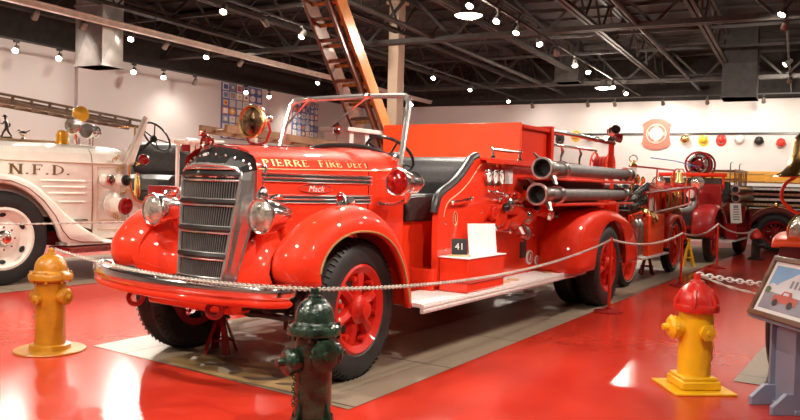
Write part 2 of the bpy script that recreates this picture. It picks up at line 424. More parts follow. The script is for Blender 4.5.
# ducts
def duct(name, label, x0, x1, y0, y1, z, m, cross):
    t = thing(name, label, 'duct', (0, 0, 0), A_ROOM)
    g = G().box(x0, x1, y0, y1, z, DECK)
    if cross:   # cross-broken sheet panels: shallow pyramids on the two visible faces
        for zz0, zz1 in ((z+.03, z+1.0), (z+1.05, z+1.9)):
            c = ((x0+x1)/2, y0-.06, (zz0+zz1)/2)
            g.add([(x0, y0, zz0), (x1, y0, zz0), (x1, y0, zz1), (x0, y0, zz1), c], [(0,1,4),(1,2,4),(2,3,4),(3,0,4)])
            c = (x0-.06, (y0+y1)/2, (zz0+zz1)/2)
            g.add([(x0, y0, zz0), (x0, y1, zz0), (x0, y1, zz1), (x0, y0, zz1), c], [(0,1,4),(1,2,4),(2,3,4),(3,0,4)])
    g.build('duct_shaft', m, t, ang=3)
    g = G()
    for zz in ((z, z+1.02) if cross else (z, z+.75)): g.box(x0-.02, x1+.02, y0-.02, y1+.02, zz, zz+.035)
    g.build('flange', m, t)
    return t
duct('galvanized_duct', 'bare galvanized duct shaft hanging from the ceiling near the left wall', 9.15, 9.6, 10.50, 11.15, 3.2, 'galv', True)
duct('dark_duct', 'dark painted duct shaft hanging in front of the back wall', 18.6, 19.5, 0.93, 1.64, 3.46, 'ductd', False)
duct('dark_duct', 'small dark duct box hanging among the joists beyond the dome lamps', 19.0, 19.6, 5.0, 5.6, 4.0, 'ductd', False)

# ------------------------------------------------------------------ lighting
ORD = ['first', 'second', 'third', 'fourth', 'fifth', 'sixth', 'seventh', 'eighth', 'ninth', 'tenth', 'eleventh', 'twelfth']
def spot_head(x, y, z, aim, label, group, lit, power, ang=70, m='tin'):
    """a track spotlight: adapter, yoke, tapered can, bulb; aim in room coordinates"""
    p = V((x, y, z)); d = (V(aim) - p).normalized()
    t = thing('track_spotlight', label, 'spotlight', rw(x, y, z), A_ROOM, group)
    G().box(-.05, .05, -.02, .02, .10, .14).cyl((0, 0, .02), (0, 0, .11), .010, n=8).build('stem', 'truss', t)
    g = G().lathe([(.022, -.08), (.04, -.065), (.046, 0), (.055, .075), (.05, .078), (.042, .05)], (0, 0, 0), d, 16)
    can = g.build('lamp_can', m, t)
    b = G().lathe([(.0, .052), (.034, .055), (.048, .07), (.034, .082), (0, .086)], (0, 0, 0), d, 14, cap=False)
    b.build('bulb', 'bulb' if lit else 'lens', t)
    if power:
        L = bpy.data.lights.new('spot', 'SPOT'); L.energy = power; L.color = (1.0, 0.89, 0.77); L.spot_size = radians(ang); L.spot_blend = 0.9; L.shadow_soft_size = 0.05
        lo = bpy.data.objects.new('spot_beam', L); COL.objects.link(lo); lo.location = rw(*(p + d*.10))
        dd = ROOM.to_3x3() @ d; lo.rotation_euler = dd.to_track_quat('-Z', 'Y').to_euler()

def track(name_lbl, y, z, x0, x1):
    t = G().box(x0, x1, -.018, .018, -.015, .015)
    o = t.build('lighting_track', 'truss'); o.location = rw(0, y, z+.14); o.rotation_euler = (0, 0, A_ROOM)
    tag(o, name_lbl, 'track')
    for x in range(int(x0)+1, int(x1), 4):
        pass
    return o
TZ = 3.75
# y, label phrase, [(x, lit)], aim function
TR = [  # camera-end lamps and the rightmost track are out of view, added for light
 (10.37, 'dark lighting track beside the pale beam', 'the track beside the pale beam', [(2.5,1),(5.2,1),(7.79,0),(8.67,0),(9.67,1),(10.48,0),(11.57,1),(12.6,0),(15.5,1),(20.5,1)]),
 (7.32, 'dark lighting track over the aisle behind the big red engine', 'the track behind the big engine', [(0.5,1),(3.4,1),(6.2,1),(8.5,1),(9.44,0),(10.45,1),(15.53,1),(17.7,1),(20.4,1)]),
 (3.93, 'dark lighting track above the red engines', 'the track above the red engines', [(-2.2,1),(0.4,1),(2.6,1),(4.8,1),(7.2,1),(9.42,1),(10.43,1),(11.29,1),(12.36,1),(13.4,0),(14.68,1),(15.64,1),(18.07,1),(19.47,1)]),
 (0.27, 'dark lighting track above the red aisle at right', 'the track above the right aisle', [(-2.6,1),(0.2,1),(3.0,1),(6.0,1),(8.7,1),(11.28,1),(12.25,0),(15.76,1),(18.2,0)]),
 (-3.6, 'added unseen lighting track above the far right bay', 'the added rightmost track', [(-2.0,1),(2.5,1),(7.0,1),(11.5,1),(16.0,1)]),
]
random.seed(3)
for y, tl, where, lamps in TR:
    track(tl, y, TZ, -3.4, 21.5)
    for i, (x, lit) in enumerate(lamps):
        dx, dy = random.uniform(-.7, .7), random.uniform(-1.4, 1.4)
        if y < 1: aim = (x + (1.2 if x < 6 else -1.5), y + 2.6 + dy, .7)
        elif x < 6: aim = (x + 1.8 + dx, y + dy*1.2, .7)
        else: aim = (x - 2.6 + dx, y - 1.0 + dy, 0.9)
        pw = (345 if x < 7 else 330) * {10.37: 2.2, 7.32: 1.45, 3.93: 1.0, .27: 1.35, -3.6: .3}[y]
        if not lit: aim, pw = ((x + .6, 12.9, 2.0), 90) if y > 10 else ((x + 6, y + .8, 1.5), 450)  # dark-bulbed lamps get an added beam to light the wall and far trucks
        n_ = len(lamps)
        spot_head(x, y, TZ, aim, ('bright' if lit else 'turned-away') + ' spotlight on ' + where + ', ' + (ORD[i] + ' from the camera end' if i < 12 else ('last' if i == n_-1 else 'last but one') + ' before the back wall'),
                  'ceiling track spotlights', lit, pw, 95 if lit else 115)
# wall washers on a rail just in front of the left wall
o = G().box(3.0, 19.5, -.018, .018, -.015, .015).build('lighting_track', 'truss'); o.location = rw(0, 11.97, 3.62); o.rotation_euler = (0, 0, A_ROOM)
tag(o, 'dark lighting rail close to the left wall', 'track')
for i, (x, lit) in enumerate([(4.6,1),(6.6,1),(8.62,1),(9.48,1),(11.23,1),(12.04,1),(12.99,0),(14.75,1),(15.66,1),(17.6,1)]):
    face = 8 < x < 17 and lit
    spot_head(x, 11.97, 3.47, (x - 2.2, 10.2, 1.4) if face else (x + .2, 12.9, 2.0), ('bright spotlight' if face else 'turned-away spotlight') + ' on the left wall rail, ' + ORD[i] + ' along it from the camera end', 'left wall rail spotlights', lit, 130 if face else 60, 125)
for i, (y, lit) in enumerate([(6.72,1),(5.17,1),(4.45,1),(3.22,1),(2.15,1),(0.86,1),(-.8,1)]):
    spot_head(20.75, y, 3.62, (21.9, y, 2.7), 'small spotlight before the back wall, ' + ORD[i] + ' of its row from the left', 'back wall spotlights', lit, 130 if i == 3 else 42, 135)
o = G().box(-.018, .018, -1.6, 8.6, -.015, .015).build('lighting_track', 'truss'); o.location = rw(20.75, 0, 3.77); o.rotation_euler = (0, 0, A_ROOM)
tag(o, 'dark lighting rail across the front of the back wall', 'track')

def dome_lamp(x, y, z, r, label):
    t = thing('dome_pendant_lamp', label, 'ceiling lamp', rw(x, y, z), A_ROOM, 'dome pendant lamps')
    G().lathe([(.03, .18), (.07, .17), (.09, .08), (r*.8, .035), (r, 0), (r*.97, -.008), (r*.9, .01)], (0, 0, 0), (0, 0, 1), 28).build('lamp_shade', 'tin', t)
    G().lathe([(.0, -.05), (r*.5, -.042), (r*.8, -.022), (r*.94, .004)], (0, 0, 0), (0, 0, 1), 28, cap=False).build('diffuser', 'dome', t)
    G().cyl((0, 0, .18), (0, 0, DECK - z - .02), .012, n=8).build('cord', 'truss', t)
    L = bpy.data.lights.new('dome', 'POINT'); L.energy = 160; L.color = (1.0, 0.86, 0.7); L.shadow_soft_size = .18
    lo = bpy.data.objects.new('dome_glow', L); COL.objects.link(lo); lo.location = rw(x, y, z - .24)

dome_lamp(10.1, 4.25, 3.75, .205, 'lit shallow dome lamp high above the long red engine, nearer of the two')
dome_lamp(18.3, 4.20, 3.73, .205, 'lit shallow dome lamp farther back, in front of the back wall')

# ------------------------------------------------------------------ patch boards on the left wall
def patch_board(x0, x1, z0, z1, cols, rows, label, seed):
    rnd = random.Random(seed); t = thing('patch_board', label, 'display board', rw((x0+x1)/2, Y1-.0298, z0), A_ROOM, 'patch display boards')
    w, h = x1-x0, z1-z0
    G().box(-w/2, w/2, 0, .03, 0, h).build('board', 'blue', t)
    cw, rh = w/cols, h/rows; ms = ['grey', 'orange', 'pyellow', 'pred', 'white', 'blue', 'prgrey']; gs = G()
    for i in range(cols):
        for j in range(rows):
            cx, cz = -w/2 + (i+.5)*cw, (j+.5)*rh
            a, b = cw*rnd.uniform(.42, .50), rh*rnd.uniform(.42, .50); n = rnd.choice([4, 4, 4, 12, 6]); ph = pi/4 if n == 4 else pi/2
            k = 1.35 if n == 4 else 1
            for sc, dy in ((1, -.004), (.72, -.007), (.34, -.010)):
                gs.slot(rnd.choices(range(7), [5, 1, 1, 1, 7, 2, 2])[0])
                gs.add([(cx + a*sc*k*cos(ph+2*pi*q/n), dy, cz + b*sc*k*sin(ph+2*pi*q/n)) for q in range(n)], [tuple(range(n))])
    o = gs.build('patch', ms, t); o['kind'] = 'stuff'
patch_board(14.9, 16.5, 2.35, 3.75, 6, 7, 'blue board crowded with uniform patches, left and larger one on the left wall', 4)
patch_board(17.9, 19.2, 2.45, 3.64, 6, 7, 'blue board crowded with uniform patches, right one on the left wall, seen through the windshield', 9)

# ------------------------------------------------------------------ back wall: rail, helmets, emblem
o = G().box(-.03, 0, -3.2, 9.2, 2.85, 2.91).build('wall_rail', 'black'); o.location = rw(X1, 0, 0); o.rotation_euler = (0, 0, A_ROOM)
tag(o, 'thin black hanging rail along the back wall', 'rail')
def helmet(y, z, m, label, kind=0, rz=0.0):
    t = thing('fire_helmet', label, 'helmet', rw(X1-(.009 if kind == 0 else .091), y, z), A_ROOM, 'helmets hung on the back wall'); t.scale = (.82, .82, .82)
    if kind == 0:   # leather style helmet hung brim to the wall, crown outwards
        G().lathe([(.115, 0), (.112, .05), (.09, .11), (.05, .145), (.0, .155)], (0, 0, 0), (-1, 0, 0), 18, cap=False).build('crown', m, t)
        G().lathe([(.10, .0), (.16, -.012), (.165, -.005), (.115, .012)], (0, 0, -.01), (-1, 0, 0), 20, cap=False).move(Matrix.Scale(1.25, 4, (0, 0, 1))).build('brim', m, t)
        G().prism([(-.10, -.045, -.03), (-.10, .045, -.03), (-.125, .05, .05), (-.125, 0, .08), (-.125, -.05, .05)], (-.012, 0, 0)).build('badge', 'brass', t)
    else:           # rounded cap style
        G().sph((-.04, 0, 0), (.11, .135, .14), 18, 10).build('crown', m, t)
        G().torus((-.02, 0, -.04), (.5, 0, 1), .135, .014, 20, 6).build('brim', m, t)
for y, z, m, lb, k, rz in [
  (6.22, 2.77, 'black', 'black helmet on the back wall above the suction pipes, leftmost of the row', 0, 0),
  (5.76, 2.84, 'yhelm', 'yellow helmet on the back wall, second from the left of the row', 0, .2),
  (5.33, 2.80, 'black', 'black rounded helmet on the back wall, third from the left', 1, 0),
  (4.88, 2.73, 'whelm', 'white helmet on the back wall just left of the rear monitor', 1, 0),
  (2.78, 2.74, 'brass', 'small brass coloured cap on the back wall just right of the red emblem', 1, 0),
  (2.32, 2.72, 'yhelm', 'bright yellow helmet on the back wall right of the red emblem', 0, .2),
  (1.88, 2.72, 'rhelm', 'red and black helmet on the back wall between the yellow and the white ones', 0, -.2),
  (1.42, 2.73, 'whelm', 'white metal helmet on the back wall beside the black one at right', 1, 0),
  (0.97, 2.69, 'black', 'black round helmet on the back wall left of the tilted red one', 1, 0),
  (0.46, 2.64, 'rhelm', 'bright red tilted helmet on the back wall above the brown ladder truck', 1, .3),
  (0.04, 2.66, 'yhelm', 'yellow helmet on the back wall above the brass bell', 0, 0)]: helmet(y, z, m, lb, k, rz)
t = thing('wall_emblem', 'large coral red shield emblem with white cross disc lit on the back wall', 'emblem', rw(X1-.02, 3.53, 2.87), A_ROOM); t.scale = (1, .90, .90)
half = [(0, .47), (.16, .465), (.28, .40), (.40, .33), (.42, .28), (.38, .20), (.375, -.05), (.40, -.20), (.42, -.27), (.36, -.36), (.2, -.43), (0, -.46)]
out = [(0, -a, b) for a, b in half] + [(0, a, b) for a, b in reversed(half[1:-1])]
G().prism(out, (-.03, 0, 0)).build('shield', 'emblem', t)
g = G(); g.torus((-.032, 0, .02), (1, 0, 0), .285, .008, 36, 5); g.build('ring', 'paper', t)
G().cyl((-.03, 0, .02), (-.04, 0, .02), .19, n=30).build('disc', 'paper', t)
g = G()
for k in range(4):   # maltese cross arms
    a0 = k*pi/2; pts = []
    for r, w in ((.175, .10), (.27, .36), (.27, -.36), (.175, -.10)):
        pts.append((-.034, r*sin(a0 + w), .02 + r*cos(a0 + w)))
    g.add(pts, [(0, 1, 2, 3)])
g.build('cross', mat('pale_coral', (.80, .36, .28), .5), t)
g = G()
for a, b, w in ((-.05, .03, .02), (.05, .03, .02), (0, -.01, .028), (0, .06, .012), (0, -.07, .018)): g.cyl((-.04, a, .02+b), (-.044, a, .02+b), w, n=8)
g.build('badge_mark', 'prgrey', t)
# ================================================================== wheels shared by all the trucks
def wheel(root, x, yc, R, w, rr, style, red='red', s=-1, name='wheel', tread=False, wall=None, z=None):
    """s = -1: outer face towards -y.  The rim is the part, tyre and hub its sub-parts."""
    z = R if z is None else z; ax = (0, s, 0); o = (x, yc, z); h = w/2
    g = G()
    if style == 'spoke6':
        g.lathe([(rr-.05, h*.75), (rr-.005, h*.98), (rr+.012, h*.9), (rr, h*.5), (rr, -h*.8), (rr-.05, -h*.8)], o, ax, 40, cap=False)
        g.lathe([(rr-.06, h*.2), (rr-.05, h*.75)], o, ax, 40, cap=False)
        for k in range(6):
            a = 2*pi*k/6 + .3; d = V((cos(a), 0, sin(a))); t = V((-sin(a), 0, cos(a))); c = V(o); n = V(ax)
            rings = []
            for r, ww, hh, th in ((.06, .052, .62, .05), (rr*.5, .036, .72, .045), (rr*.75, .046, .68, .05), (rr-.045, .085, .55, .05)):
                p = c + d*r + n*h*hh
                rings.append([p - t*ww - n*th, p - t*ww*.8, p + n*.022, p + t*ww*.8, p + t*ww - n*th])
            g.loft(rings)
        for k in range(6):
            a = 2*pi*(k+.5)/6 + .3; g.cyl(V(o)+V((cos(a)*(rr-.075), 0, sin(a)*(rr-.075)))+V(ax)*h*.5, V(o)+V((cos(a)*(rr-.075), 0, sin(a)*(rr-.075)))+V(ax)*h*.9, .018, n=8)
    elif style == 'disc':
        g.lathe([(rr-.02, h*.95), (rr+.012, h*.9), (rr, h*.3), (rr-.02, h*.3)], o, ax, 40, cap=False)
        g.lathe([(rr-.02, h*.95), (rr-.05, h*.55), (rr-.13, h*.35), (.16, h*.62), (.10, h*.7), (.0, h*.7)], o, ax, 40, cap=False)
    else:   # wooden artillery spokes
        g.lathe([(rr-.045, h*.6), (rr, h*.95), (rr+.012, h*.85), (rr, -h*.8), (rr-.045, -h*.7), (rr-.045, h*.6)], o, ax, 36, cap=False)
        for k in range(12):
            a = 2*pi*k/12; p = V((cos(a), 0, sin(a)))
            g.cyl(V(o)+p*.05+V(ax)*h*.35, V(o)+p*(rr-.03)+V(ax)*h*.1, .026, .02, 8)
    rim = g.build(name, red, root)
    hub = G().lathe([(.10, h*.4), (.10, h*.85), (.075, h*.95), (.06, h*1.15), (.055, h*1.35), (.03, h*1.42), (0, h*1.42)], o, ax, 20, cap=False)
    if style == 'disc':
        for k in range(8):
            a = 2*pi*k/8; hub.cyl(V(o)+V((cos(a)*.135, 0, sin(a)*.135))+V(ax)*h*.6, V(o)+V((cos(a)*.135, 0, sin(a)*.135))+V(ax)*h*.82, .014, n=6)
    hub.build('hub', 'chrome' if style == 'disc' else red, rim)
    if style == 'disc':
        g = G()
        for k in range(6):
            a = 2*pi*(k+.5)/6; p = V(o)+V((cos(a)*(rr-.085), 0, sin(a)*(rr-.085)))+V(ax)*h*.46; u = V((cos(a), 0, sin(a))); t = V((-sin(a), 0, cos(a)))
            g.add([p + u*.026*cos(q) + t*.044*sin(q) + V(ax)*(.012+.012*cos(q)) for q in [2*pi*i/12 for i in range(12)]], [tuple(range(12))])
        g.build('hand_hole', 'cavity', rim)
    g = G().lathe([(rr-.01, -h*.7), (rr+.02, -h*.95), ((rr+R)/2, -h*1.02), (R-.035, -h*.92), (R-.008, -h*.72), (R, -h*.45), (R, h*.45), (R-.008, h*.72), (R-.035, h*.92), ((rr+R)/2, h*1.02), (rr+.02, h*.95), (rr-.01, h*.7)], o, ax, 56, cap=False)
    if tread:
        for k in range(64):
            a = 2*pi*k/64
            for sg in (-1, 1):
                u = V((cos(a), 0, sin(a)))
                g.bar(V(o)+u*(R-.028)+V((0, sg*h*.90, 0)), V(o)+u*(R-.001)+V((0, sg*h*.66, 0)), .022, .005, V((-sin(a), 0, cos(a))))
        for f in (-.36, -.12, .12, .36): g.torus(V(o)+V((0, f*h, 0)), (0, 1, 0), R-.002, .010, 56, 4)
    tyre = g.build('tyre', 'rubber', rim)
    if wall: G().lathe([(rr+.015, h*.99), (rr+wall, h*1.05), (rr+wall, h*1.0)], o, ax, 48, cap=False).build('tyre_wall', 'white', rim)
    return rim

def arc_fender(name, crown, lip, y_in, y_crown, y_out, m, parent, s=1, drop=.16, stripe=None, inner_drop=True):
    """fender swept along a wheel arch: crown line, lip line (x,z pairs); s=-1 mirrors in y (far side)"""
    n = 40
    C = bez([(x, 0, z) for x, z in crown], 6); Lp = bez([(x, 0, z) for x, z in lip], 6)
    def samp(P):
        d = [0]
        for i in range(1, len(P)): d.append(d[-1] + (P[i]-P[i-1]).length)
        out = []
        for k in range(n+1):
            t = d[-1]*k/n; i = 1
            while i < len(P)-1 and d[i] < t: i += 1
            f = (t - d[i-1])/max(d[i]-d[i-1], 1e-6); out.append(P[i-1].lerp(P[i], f))
        return out
    C, Lp = samp(C), samp(Lp); rows = []
    for c, l in zip(C, Lp):
        dn = l - c; q = min(drop, dn.length*.8); dd = dn.normalized()
        if dd.z > 0: dd = V((dd.x, 0, -abs(dd.z)*.2)).normalized()
        prof = []
        if inner_drop: prof.append((y_in, q*.75, 0))
        for i in range(5):
            t = i/4; prof.append((y_in + (y_crown-y_in)*t, q*.55*(1-t)**2, 0))
        for i in range(1, 7):
            a = pi/2*i/6; prof.append((y_crown + (y_out-y_crown)*sin(a), q*(1-cos(a)), 0))
        row = [V((c.x + dd.x*e, s*y, c.z + dd.z*e)) for y, e, _ in prof]
        for t in (.5, .85): row.append((row[len(prof)-1]).lerp(V((l.x, s*y_out, l.z)), t))
        row.append(V((l.x, s*(y_out-.012 if y_out > 0 else y_out+.012), l.z)))
        row.append(V((l.x, s*(y_out+.05), l.z)))
        rows.append(row)
    g = G(); m_ = len(rows[0])
    vs = [p for r in rows for p in r]; fs = [(i*m_+j, i*m_+j+1, (i+1)*m_+j+1, (i+1)*m_+j) for i in range(n) for j in range(m_-1)]
    o = g.add(vs, fs).build(name, m, parent, ang=50)
    sd = o.modifiers.new('sheet', 'SOLIDIFY'); sd.thickness = .012; sd.offset = 0
    if stripe:
        pts = [r[-4].lerp(r[-3], .8) + V((0, -s*.008 if y_out < 0 else .008, 0)) for r in rows[2:-1]]
        a, b = [p + V((0, 0, 0)) for p in pts], []
        G().tube(pts, .007, 5).build('pinstripe', stripe, o)
    return o

# ================================================================== the big red engine
T = thing('fire_engine', 'long bright red vintage fire engine with tall chrome grille, lettered PIERRE FIRE DEPT', 'fire engine', (4.15, 4.0, 0))
for sgn in (-1, 1):
    fw = wheel(T, 0, 0, .48, .25, .30, 'spoke6', 'wheelred', s=sgn, name='front_wheel', tread=True); fw.location = (.05, -.83 if sgn < 0 else .74, 0); fw.rotation_euler = (0, 0, radians(4.5))
    wheel(T, 4.52, sgn*1.10, .465, .24, .29, 'spoke6', 'wheelred', s=sgn, name='rear_wheel', tread=sgn < 0)
    wheel(T, 4.52, sgn*.81, .465, .24, .29, 'spoke6', 'wheelred', s=sgn, name='rear_wheel')
g = G()
for y in (-.38, .38): g.bar((-.55, y, .56), (5.6, y, .56), .08, .17)
for x in (-.35, .5, 1.6, 2.8, 3.6, 5.3): g.bar((x, -.38, .56), (x, .38, .56), .1, .12)
g.build('chassis_frame', 'chassis', T, bevel=.008)
g = G().cyl((0, -.75, .44), (0, .75, .44), .055).sph((0, 0, .46), (.12, .16, .14)).cyl((4.52, -.62, .48), (4.52, .62, .48), .085).sph((4.52, 0, .48), (.24, .22, .24))
for y in (-.42, .42):
    for k in range(4): g.bar((-.45+.05*k, y, .52-.025*k), (.55-.05*k, y, .52-.025*k), .07, .02)
    g.cyl((-.1, y, .3), (-.1, y, .56), .02).cyl((.1, y, .3), (.1, y, .56), .02)
g.cyl((-.2, -.65, .40), (-.2, .65, .40), .022)
g.build('axle', 'chassis', T)
G().box(-.2, 1.3, -.3, .3, .42, .85).build('engine_pan', 'chassis', T, bevel=.05)

# --- grille
def gx(z): return -.50 + .08*(z-.65)/.8
inner = [(0, .60), (.205, .61), (.225, .75), (.25, 1.0), (.285, 1.34), (.278, 1.385), (.25, 1.415), (.14, 1.435), (0, 1.44)]
outer = [(0, .585), (.245, .585), (.27, .75), (.315, 1.0), (.365, 1.34), (.372, 1.42), (.335, 1.49), (.19, 1.555), (0, 1.58)]
def ring(pp, fx): 
    r = [V((fx(y, z), y, z)) for y, z in pp]; return r + [V((p.x, -p.y, p.z)) for p in reversed(r[1:-1])]
fi = lambda y, z: gx(z) - .06*(1-(y/.29)**2)*.8
fo = lambda y, z: gx(z) + .015 + .12*(abs(y)/.37)**2 + (.03 if z > 1.45 else 0)
fb = lambda y, z: gx(z) + .10
sel = lambda r, top: [p for p in r]
Ri, Ro, Rb = ring(inner, fi), ring(outer, fo), ring(outer, fb)
Rm = [a.lerp(b, .5) + V((-.012, 0, 0)) for a, b in zip(Ri, Ro)]
nR = len(Ri)
def shell(idx, rings):
    g = G()
    for a, b in zip(rings, rings[1:]):
        for i in idx: g.add([a[i], a[(i+1) % nR], b[(i+1) % nR], b[i]], [(0, 1, 2, 3)])
    return g
side_i = [0, 1, 2, 3, 4, nR-1, nR-2, nR-3, nR-4, nR-5]; top_i = [i for i in range(nR) if i not in side_i]
sh = shell(side_i, [Ri, Rm, Ro, Rb]).build('grille_shell', 'bright', T, ang=60)
cap = shell(top_i, [Ri, Rm, Ro, Rb]).build('grille_cap', 'black', T, ang=60)
g = G()
for i in range(nR):
    if i in top_i:
        for f in (.25, .75):
            p = Rm[i].lerp(Rm[(i+1) % nR], f); g.sph(p + V((-.006, 0, .004)), .012, 8, 5)
g.build('rivet', 'chrome', cap)
G().tube(Ri, .016, 8, True).build('grille_trim', 'bright', sh)
G().tube([p + V((-.004, 0, 0)) for p in Ro], .012, 8, True).build('grille_trim', 'chrome', sh)
# grille insert
def gw(z):
    for (y0, z0), (y1, z1) in zip(inner[1:], inner[2:]):
        if z0 <= z <= z1: return y0 + (y1-y0)*(z-z0)/max(z1-z0, 1e-5)
    return .2
g = G(); zs = [.62 + .8*i/10 for i in range(11)]
rows = [[V((fi(y*gw(z), z) + .04, y*gw(z), z)) for y in (-1, -.5, 0, .5, 1)] for z in zs]
g.add([p for r in rows for p in r], [(i*5+j, i*5+j+1, i*5+j+6, i*5+j+5) for i in range(10) for j in range(4)])
gr = g.build('grille_screen', 'cavity', T)
g = G(); NB = 26
for k in range(NB):
    u = -1 + 2*(k+.5)/NB
    g.tube([V((fi(u*gw(z), z) + .012, u*gw(z), z)) for z in (.63, .8, 1.0, 1.2, 1.39)], .0048, 5)
g.build('grille_bar', 'fin', gr)
g = G()
for zc, cnt, sp in ((1.375, 4, .027), (1.185, 3, .022), (1.0, 3, .022), (.82, 3, .022), (.655, 3, .02)):
    for i in range(cnt):
        z = zc + (i-(cnt-1)/2)*sp
        g.tube([V((fi(y*gw(z), z) - .004, y*gw(z), z)) for y in (-1, -.75, -.5, -.25, 0, .25, .5, .75, 1)], .0075, 6)
g.build('grille_crossbar', 'bright', gr)
g = G()
for zc in (1.375, 1.185, 1.0, .82, .655): g.tube([V((fi(y*gw(zc), zc) + .004, y*gw(zc), zc)) for y in (-1, -.5, 0, .5, 1)], .026, 6)
g.build('grille_band', 'black', gr)
# bulldog mascot on the radiator
g = G()
bx, bz = 0, 0
g.lathe([(.05, -.03), (.055, 0), (.04, .015), (.02, .02)], (bx, 0, bz-.005), (0, 0, 1), 14)
mas = g.build('radiator_cap', 'chrome', T); mas.location = (-.39, .09, 1.575); mas.scale = (.66, .66, .66)
g = G().sph((bx, 0, bz+.075), (.055, .034, .038)).sph((bx-.035, 0, bz+.085), (.04, .042, .045)).sph((bx-.07, 0, bz+.125), (.036, .034, .032)).sph((bx-.10, 0, bz+.115), (.022, .027, .02))
for yy in (-.022, .022):
    g.tube([(bx-.045, yy*1.5, bz+.08), (bx-.055, yy*1.7, bz+.04), (bx-.06, yy*1.6, bz+.012)], [.016, .012, .014], 7)
    g.tube([(bx+.035, yy*1.2, bz+.08), (bx+.05, yy*1.4, bz+.045), (bx+.035, yy*1.4, bz+.012)], [.022, .014, .013], 7)
    g.cyl((bx-.062, yy, bz+.145), (bx-.058, yy*1.5, bz+.168), .012, .004, 7)
g.build('bulldog_mascot', mat('red_chrome', (.62, .16, .13), .15, 1.0), mas)

# --- hood and cowl
HS = [(-.36, .362, 1.425, 1.585), (.2, .44, 1.435, 1.60), (.72, .535, 1.445, 1.615), (1.0, .66, 1.46, 1.635)]
def hs(x):
    for a, b in zip(HS, HS[1:]):
        if x <= b[0] or b is HS[-1]:
            t = (x-a[0])/(b[0]-a[0]); return [a[i] + (b[i]-a[i])*t for i in range(1, 4)]
def hsec(x, zb=.80):
    w, zc, zt = hs(x); h = zt - zc
    return [(w*1.0, zb), (w, 1.1), (w, zc-.012), (w*.985, zc), (w*.955, zc+h*.34), (w*.90, zc+h*.50), (w*.74, zc+h*.73), (w*.5, zc+h*.89), (w*.25, zc+h*.975), (0, zt)]
def hood_mesh(xs, zb):
    rows = []
    for x in xs:
        r = [V((x, -y, z)) for y, z in hsec(x, zb)]; rows.append(r + [V((x, -p.y, p.z)) for p in reversed(r[:-1])])
    n = len(rows[0])
    return G().add([p for r in rows for p in r], [(i*n+j, i*n+j+1, (i+1)*n+j+1, (i+1)*n+j) for i in range(len(rows)-1) for j in range(n-1)])
hood = hood_mesh([-.36 + .07*i for i in range(16)], .80).build('hood', 'red', T, ang=28)
cowl = hood_mesh([.70, .75, .8, .86, .92, 1.0], .55).build('cowl', 'red', T, ang=28)
g = G()
for sg in (-1, 1):
    g.tube([V((x, sg*(hs(x)[0]+.002), hs(x)[1]-.006)) for x in (-.35, 0, .35, .7, .98)], .005, 5)
g.build('pinstripe', 'tan', hood)
G().tube([V((x, 0, hs(x)[2]+.002)) for x in (-.35, 0, .35, .68)], .007, 6).build('hood_hinge', 'chrome', hood)
# louver strips
for zc in (1.365, 1.215):
    g, b = G(), G()
    for i in range(3):
        z = zc + (i-1)*.028
        g.tube([V((x, -(hs(x)[0]+.008), z)) for x in (-.32, 0, .3, .72)], .0060, 6)
    for i in range(2):
        z = zc + (i-.5)*.028
        b.tube([V((x, -(hs(x)[0]+.001), z)) for x in (-.31, 0, .3, .71)], .0100, 6)
    lo = g.build('hood_louver', 'chrome', hood); b.build('louver_slot', 'cavity', lo) if False else None
    b.build('louver_slot', 'cavity', hood)
# badge
bxc, bzc = .165, 1.290; w0 = hs(bxc)[0]
def side(x, z, e=.004): return V((x, -(hs(x)[0]+e), z))
g = G(); N_ = 28
g.add([side(bxc+.155*cos(2*pi*k/N_), bzc+.030*sin(2*pi*k/N_), .004) for k in range(N_)], [tuple(range(N_))])
bd = g.build('name_badge', 'red', hood)
G().tube([side(bxc+.155*cos(2*pi*k/N_), bzc+.030*sin(2*pi*k/N_), .006) for k in range(N_)], .004, 5, True).build('badge_rim', 'chrome', hood)
vs, fs = font_mesh('Mack', .062, .28)
g = G().add([side(bxc + v.x*1.15, bzc + v.y, .009) for v in vs], fs)
g.build('badge_lettering', 'white', hood)
# gold lettering along the top of the hood side
def band(x, h):
    w, zc, zt = hs(x); hh = zt - zc
    p = V((x, -w*.985, zc+.012)).lerp(V((x, -w*.925, zc+hh*.36)), h); return p + V((0, -.008, .004))
letters('PIERRE', lambda u, h: band(u, h), -.315, .115).build('hood_lettering', 'gold', hood)
letters('FIRE', lambda u, h: band(u, h), .205, .43).build('hood_lettering', 'gold', hood)
letters('DEPT', lambda u, h: band(u, h), .48, .70).build('hood_lettering', 'gold', hood)

# --- front fenders
crown = [(-.585, .70), (-.625, .78), (-.62, .88), (-.555, .97), (-.46, 1.055), (-.28, 1.145), (-.02, 1.19), (.21, 1.145), (.40, 1.02), (.52, .85), (.60, .66), (.64, .44)]
lip = [(-.47, .70), (-.485, .75), (-.48, .81), (-.43, .89), (-.33, .965), (-.18, 1.01), (-.02, 1.015), (.16, .985), (.32, .90), (.45, .74), (.52, .56), (.55, .44)]
for s in (1, -1):
    f = arc_fender('front_fender', crown, lip, *((-.70, -.87, -1.03) if s > 0 else (-.60, -.76, -.91)), 'red', T, s, drop=.15, stripe='gold')
    # marker lamp on the crown
    yl = -.85 if s > 0 else .74
    m_ = G().lathe([(.045, -.02), (.04, .01), (.028, .05), (.012, .075), (0, .08)], (-.05, yl, 1.20), (-.2, 0, 1), 14, cap=False).tube([(.0, yl, 1.2), (.05, yl, 1.225), (.09, yl, 1.2)], [.03, .026, .01], 8).build('marker_lamp', 'chrome', f)
    G().sph((-.075, yl, 1.245), (.03, .026, .03), 10, 7).build('marker_lens', 'redlens', f)
